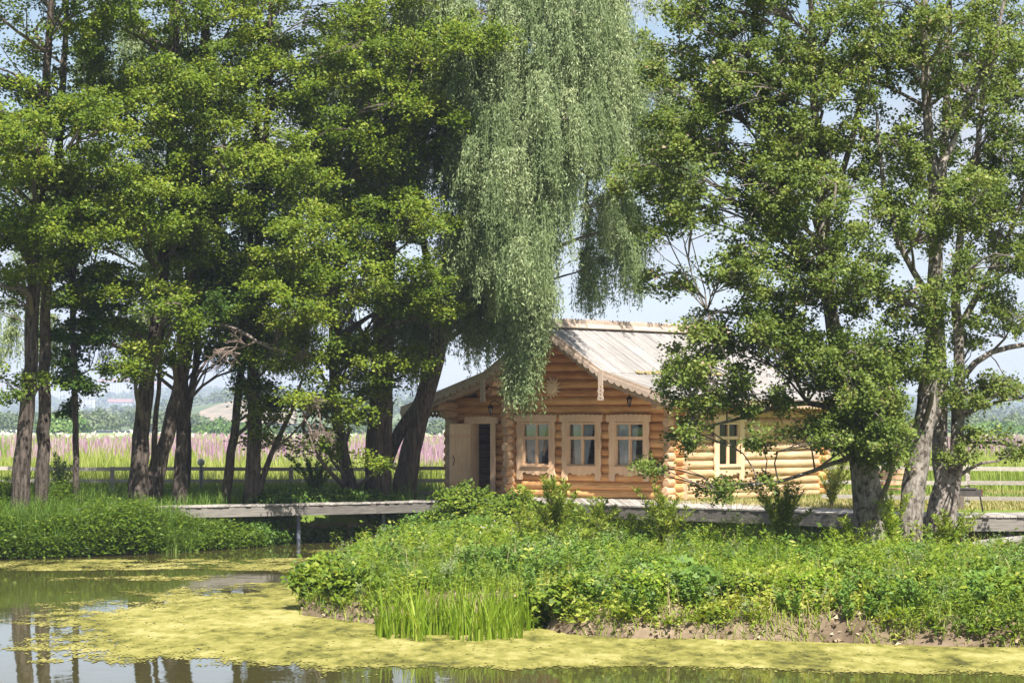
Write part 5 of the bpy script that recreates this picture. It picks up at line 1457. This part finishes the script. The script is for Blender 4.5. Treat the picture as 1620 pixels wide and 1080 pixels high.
hgt = rng.uniform(0.09, 0.28, n) * (0.35 + 1.6 * fbm(x * 0.9, y * 0.5, 3)) * (1 + 0.15 * smooth(y, 43, 50)) * (1 - 0.72 * smooth(y - deck_front(x), -8.5, -4) * (x > 1.0)) * np.where((rng.random(n) < 0.06) & (y < deck_front(x) - 7), 2.2, 1)
patch = fbm(x * 0.7 + 50, y * 0.35, 3)
per = 22
d_ = unit(rng.normal(size=(n, per, 3))); d_[..., 2] = np.abs(d_[..., 2]) * 1.0
P = C[:, None] + d_ * np.stack([np.full(n, 0.16), np.full(n, 0.20), hgt], 1)[:, None] * rng.uniform(0.3, 1.1, (n, per, 1))
az = rng.uniform(0, 6.28, (n, per)); ax = np.stack([np.cos(az), np.sin(az), rng.uniform(-0.2, 0.8, (n, per))], -1)
N = unit(np.array([0, -0.25, 1.0]) + rng.normal(0, 0.45, P.shape))
l_ = np.repeat(rng.choice([0.05, 0.07, 0.10], n, p=[0.4, 0.4, 0.2]), per) * rng.uniform(0.7, 1.3, n * per)
asp = np.repeat(rng.choice([0.3, 0.55, 0.8], n), per)
V, Q = leaf_quads(P.reshape(-1, 3), unit(ax.reshape(-1, 3)), N.reshape(-1, 3), l_, l_ * asp, 0.2)
rr = np.clip(np.repeat(0.5 + 1.3 * (patch - 0.5) + rng.normal(0, 0.14, n), per) + rng.normal(0, 0.14, n * per), 0, 1)
parts = [(V, Q, rr)]
tag(np_mesh('island_weeds', *join(parts), M['ground_leaf']), 'dense low green weeds covering the island bank', 'ground cover', kind='stuff')
x, y, sd, z = land_points(42000, 440, 1700, 33.6, 66, 0.03)
g = fbm(x * 0.5, y * 0.25 + 9, 3)
k = (y < deck_front(x) - 0.1) & ~onpath(x, y) & (rng.random(len(x)) < smooth(g, 0.35, 0.65)) & ~((fbm(x * 1.7 + 3, y * 0.8, 3) > 0.60) & (sd < 0.7)); yk = y[k]; x, y, z = x[k], yk, z[k]; g = g[k]
V, Q, sg = blades(np.stack([x, y, z], 1), rng.uniform(0.14, 0.42, len(x)) * (1 - 0.75 * smooth(y - deck_front(x), -8, -4) * (x > 1.0)), 0.011 * rng.uniform(0.7, 1.3, len(x)), rng.uniform(0.2, 1.0, len(x)))
tag(np_mesh('island_grass', V, Q, np.repeat(np.clip(rng.normal(0.62, 0.22, len(x)), 0, 1), sg), M['grass']), 'thin bright grass growing among the island weeds', 'grass', kind='stuff')
# grass fringe hanging over the bank edge, dry stalks and clods
x, y, sd, z = land_points(42000, 440, 1700, 33.6, 45, -0.05, 0.55)
k = fbm(x * 2.1 + 30, y * 1.0, 3) > 0.47; x, y, z = x[k], y[k], np.maximum(z[k], 0)
V, Q, sg = blades(np.stack([x, y, z], 1), rng.uniform(0.06, 0.26, len(x)), 0.011 * rng.uniform(0.7, 1.3, len(x)), rng.uniform(0.3, 1.4, len(x)))
tag(np_mesh('bank_fringe', V, Q, np.repeat(np.clip(rng.normal(0.7, 0.25, len(x)), 0, 1), sg), M['iris']), 'ragged yellowish grass fringe along the island water edge', 'grass', kind='stuff')
x, y, sd, z = land_points(16000, 440, 1700, 33.6, 45, -0.05, 0.8)
P = np.stack([x, y, z + 0.01], 1)
V, Q = leaf_quads(P, unit(rng.normal(size=P.shape)), unit(rng.normal(size=P.shape) + np.array([0, -0.5, 1])), rng.uniform(0.02, 0.12, len(x)), rng.uniform(0.015, 0.09, len(x)), 0.5)
tag(np_mesh('soil_clods', V, Q, rng.random(len(P)), leaf_mat('soil_clod', [(0.0, (0.08, 0.055, 0.035)), (0.6, (0.26, 0.19, 0.12)), (1.0, (0.45, 0.37, 0.25))], 0, 1.0, spec=0.1)), 'crumbled brown soil and dry litter on the island bank', 'soil', kind='stuff')
# scattered taller weeds of several kinds
for nm, mt, cnt_, hr, LL, wd_, lb_3 in (('tall_weeds', 'iris', 330, (0.3, 0.75), 0.10, 0.22, 'scattered tall yellow green weed stalks on the island'),
                                ('dark_weeds', 'farg', 420, (0.2, 0.5), 0.11, 0.5, 'dark green broad leaved weeds scattered over the island'),
                                ('grey_weeds', 'willow', 260, (0.2, 0.5), 0.08, 0.3, 'grey green wormwood like weeds scattered over the island')):
    x, y, sd, z = land_points(cnt_ * 9, 500, 1700, 36, 60, 0.25)
    k = (fbm(x * 0.6 + cnt_, y * 0.3, 3) > 0.5) & (y < deck_front(x) - 6.5) & ~onpath(x, y); x, y, z = x[k][:cnt_], y[k][:cnt_], z[k][:cnt_]
    n = len(x); st_ = 4; per = 26
    hgt = np.repeat(rng.uniform(*hr, n), st_); az = rng.uniform(0, 6.28, n * st_); ln = rng.uniform(0.05, 0.5, n * st_)
    t = rng.uniform(0.1, 1, (n * st_, per))
    B0 = np.repeat(np.stack([x, y, z], 1), st_, 0)[:, None]
    P = B0 + np.stack([np.cos(az)[:, None] * (ln * hgt)[:, None] * t ** 1.5, np.sin(az)[:, None] * (ln * hgt)[:, None] * t ** 1.5, hgt[:, None] * t], -1) + rng.normal(0, 0.012, (n * st_, per, 3))
    a2 = rng.uniform(0, 6.28, P.shape[:2]); ax = np.stack([np.cos(a2), np.sin(a2), rng.uniform(-0.1, 1.0, P.shape[:2])], -1)
    N = unit(np.array([0, -0.25, 1.0]) + rng.normal(0, 0.5, P.shape)); l_ = (LL * rng.uniform(0.6, 1.2, P.shape[:2]) * (1.15 - 0.6 * t)).ravel()
    V, Q = leaf_quads(P.reshape(-1, 3), unit(ax.reshape(-1, 3)), N.reshape(-1, 3), l_, l_ * wd_, 0.2)
    tag(np_mesh(nm, V, Q, np.clip(rng.normal(0.55, 0.2, len(l_)), 0, 1), M[mt]), lb_3, 'weeds', kind='stuff')
x, y, sd, z = land_points(2200, 500, 1700, 36, 54, 0.1)
k = (fbm(x * 0.8 + 70, y * 0.4, 3) > 0.52) & (y < deck_front(x) - 6.5); x, y, z = x[k], y[k], z[k]
V, Q, sg = blades(np.stack([x, y, z], 1), rng.uniform(0.25, 0.55, len(x)), 0.008 * rng.uniform(0.7, 1.3, len(x)), rng.uniform(0.1, 0.6, len(x)))
tag(np_mesh('seed_grass', V, Q, np.repeat(np.clip(rng.normal(0.6, 0.25, len(x)), 0, 1), sg), M['dry']), 'thin straw coloured grass stalks rising from the weeds', 'grass', kind='stuff')
# lilac flowers
x, y, sd, z = land_points(900, 760, 850, 57, 62, 0.3); P = np.stack([x, y, z + rng.uniform(0.15, 0.3, len(x))], 1)[:60]
V, Q = leaf_quads(P, unit(rng.normal(size=P.shape)), np.tile([0, -0.8, 0.6], (len(P), 1)), 0.05, 0.05)
tag(np_mesh('lilac_flowers', V, Q, rng.random(len(P)), M['lflower']), 'small lilac and yellow flowers in the weeds left of centre', 'wildflowers', kind='stuff')
# left bank: tall grass and nettles
x, y, sd, z = land_points(34000, -60, 430, 57.5, 64.8, -0.22, 4.2, 1.0)
z = np.maximum(z, 0.0)
k = y < np.where(x < (236 - CX) * 63 / F, 63.6, deck_front(x) - 0.02); x, y, z, sd = x[k], y[k], z[k], sd[k]
pn = fbm(x * 0.8 + 5, y * 0.3, 3)
leafy = (pn + rng.normal(0, 0.13, len(x))) > 0.49 + 0.12 * smooth(x, -9, -7.5)
C = np.stack([x, y, z], 1)[leafy]; n = len(C); per = 16
hgt = rng.uniform(0.25, 0.65, n) * (0.5 + 1.1 * fbm(C[:, 0] * 1.3, C[:, 1] * 0.4, 3)) * (1 - 0.45 * smooth(C[:, 0], -8.3, -7.2))
P = C[:, None] + np.stack([rng.normal(0, 0.07, (n, per)), rng.normal(0, 0.07, (n, per)), rng.uniform(0.1, 1, (n, per)) * hgt[:, None]], -1)
az = rng.uniform(0, 6.28, (n, per)); ax = np.stack([np.cos(az), np.sin(az), rng.uniform(-0.6, 0.5, (n, per))], -1)
N = unit(np.array([0, -0.3, 1.0]) + rng.normal(0, 0.4, P.shape)); l_ = 0.09 * rng.uniform(0.6, 1.3, n * per)
V, Q = leaf_quads(P.reshape(-1, 3), unit(ax.reshape(-1, 3)), N.reshape(-1, 3), l_, l_ * 0.5, 0.2)
tag(np_mesh('bank_nettles', V, Q, np.clip(rng.normal(0.3, 0.18, len(P) * per), 0, 1), M['ground_leaf']), 'tall nettles and weeds crowding the left bank below the trees', 'ground cover', kind='stuff')
C = np.stack([x, y, z], 1)[~leafy]; n = len(C)
V, Q, sg = blades(C, rng.uniform(0.4, 1.0, n) * (1 - 0.45 * smooth(C[:, 0], -8.3, -7.2)), 0.014 * rng.uniform(0.7, 1.3, n), rng.uniform(0.2, 1.0, n), 4)
tag(np_mesh('bank_grass', V, Q, np.repeat(np.clip(rng.normal(0.45, 0.2, n), 0, 1), sg), M['grass']), 'long drooping grass hanging over the left bank', 'grass', kind='stuff')
# low plants along the far bank under the boardwalk
x, y, sd, z = land_points(60000, 400, 780, 62, 72, -0.15, 1.0)
k = rng.random(len(x)) < 0.25 + 0.75 * (sd < 0.5); x, y, z = x[k], y[k], z[k]
C = np.stack([x, y, np.maximum(z, 0)], 1)[:4200]; n = len(C); per = 12
P = C[:, None] + rng.normal(0, 1, (n, per, 3)) * np.array([0.08, 0.08, 0.0]) + np.stack([np.zeros((n, per)), np.zeros((n, per)), rng.uniform(0.02, 0.35, (n, per))], -1)
l_ = 0.09 * rng.uniform(0.6, 1.3, n * per); N = unit(np.array([0, -0.3, 1.0]) + rng.normal(0, 0.4, (n * per, 3)))
V, Q = leaf_quads(P.reshape(-1, 3), unit(rng.normal(size=(n * per, 3))), N, l_, l_ * 0.6, 0.2)
tag(np_mesh('shade_weeds', V, Q, np.clip(rng.normal(0.4, 0.2, n * per), 0, 1), M['farg']), 'shaded weeds on the far bank under the boardwalk', 'ground cover', kind='stuff')
# lawn behind the boardwalk and around the house
x, y = scatter(60000, 61.5, 80, -80, 1740)
db = deck_front(x) + np.where(x > -2, 2.6, 1.25)
hx = (x - 4.22) * math.cos(-HR) - (y - 69) * math.sin(-HR); hy = (x - 4.22) * math.sin(-HR) + (y - 69) * math.cos(-HR)
inside = (hx > -8.1) & (hx < 0.35) & (hy > -0.3) & (hy < 7.6)
infront = (x > -2.6) & (hy < 0) & (hx < 0.5)
k = (y > db) & ~inside & ~infront; x, y = x[k], y[k]; z = ground_z(x, y)
hh_ = rng.uniform(0.08, 0.30, len(x)) * (0.5 + 1.2 * fbm(x * 0.4, y * 0.2, 3)) * np.where((x < -2.2) & (y > 69.5), 1.7, np.where(x > 3, 0.55, 1))
dry = (x > 3.2) & (fbm(x * 0.5, y * 0.3, 3) + 0.25 * (y < 72) > 0.5)
for msk, mt, nm, lb_2 in ((~dry, 'grass', 'lawn_grass', 'short green grass under the trees and round the house'), (dry, 'dry', 'dry_grass', 'short dry yellowish grass along the side wall of the house')):
    V, Q, sg = blades(np.stack([x, y, z], 1)[msk], hh_[msk], 0.016 * rng.uniform(0.7, 1.3, msk.sum()), rng.uniform(0.2, 0.9, msk.sum()))
    tag(np_mesh(nm, V, Q, np.repeat(np.clip(rng.normal(0.45, 0.22, msk.sum()), 0, 1), sg), M[mt]), lb_2, 'grass', kind='stuff')

# ------------------------------------------------------------------ air
hz = MB(); hz.box((0, 2080, 80), (2600, 4460, 170.0))
mh = bpy.data.materials.new('haze'); mh.use_nodes = True
hn, hl = mh.node_tree.nodes, mh.node_tree.links
hn.clear(); ho = hn.new('ShaderNodeOutputMaterial'); pv = hn.new('ShaderNodeVolumePrincipled')
pv.inputs['Density'].default_value = 0.00026; pv.inputs['Color'].default_value = (0.66, 0.77, 1.0, 1)
pv.inputs['Anisotropy'].default_value = -0.15
hl.new(pv.outputs[0], ho.inputs['Volume'])
tag(hz.build('haze', mh), 'thin blue summer haze filling the air over the meadow', 'haze', kind='stuff')
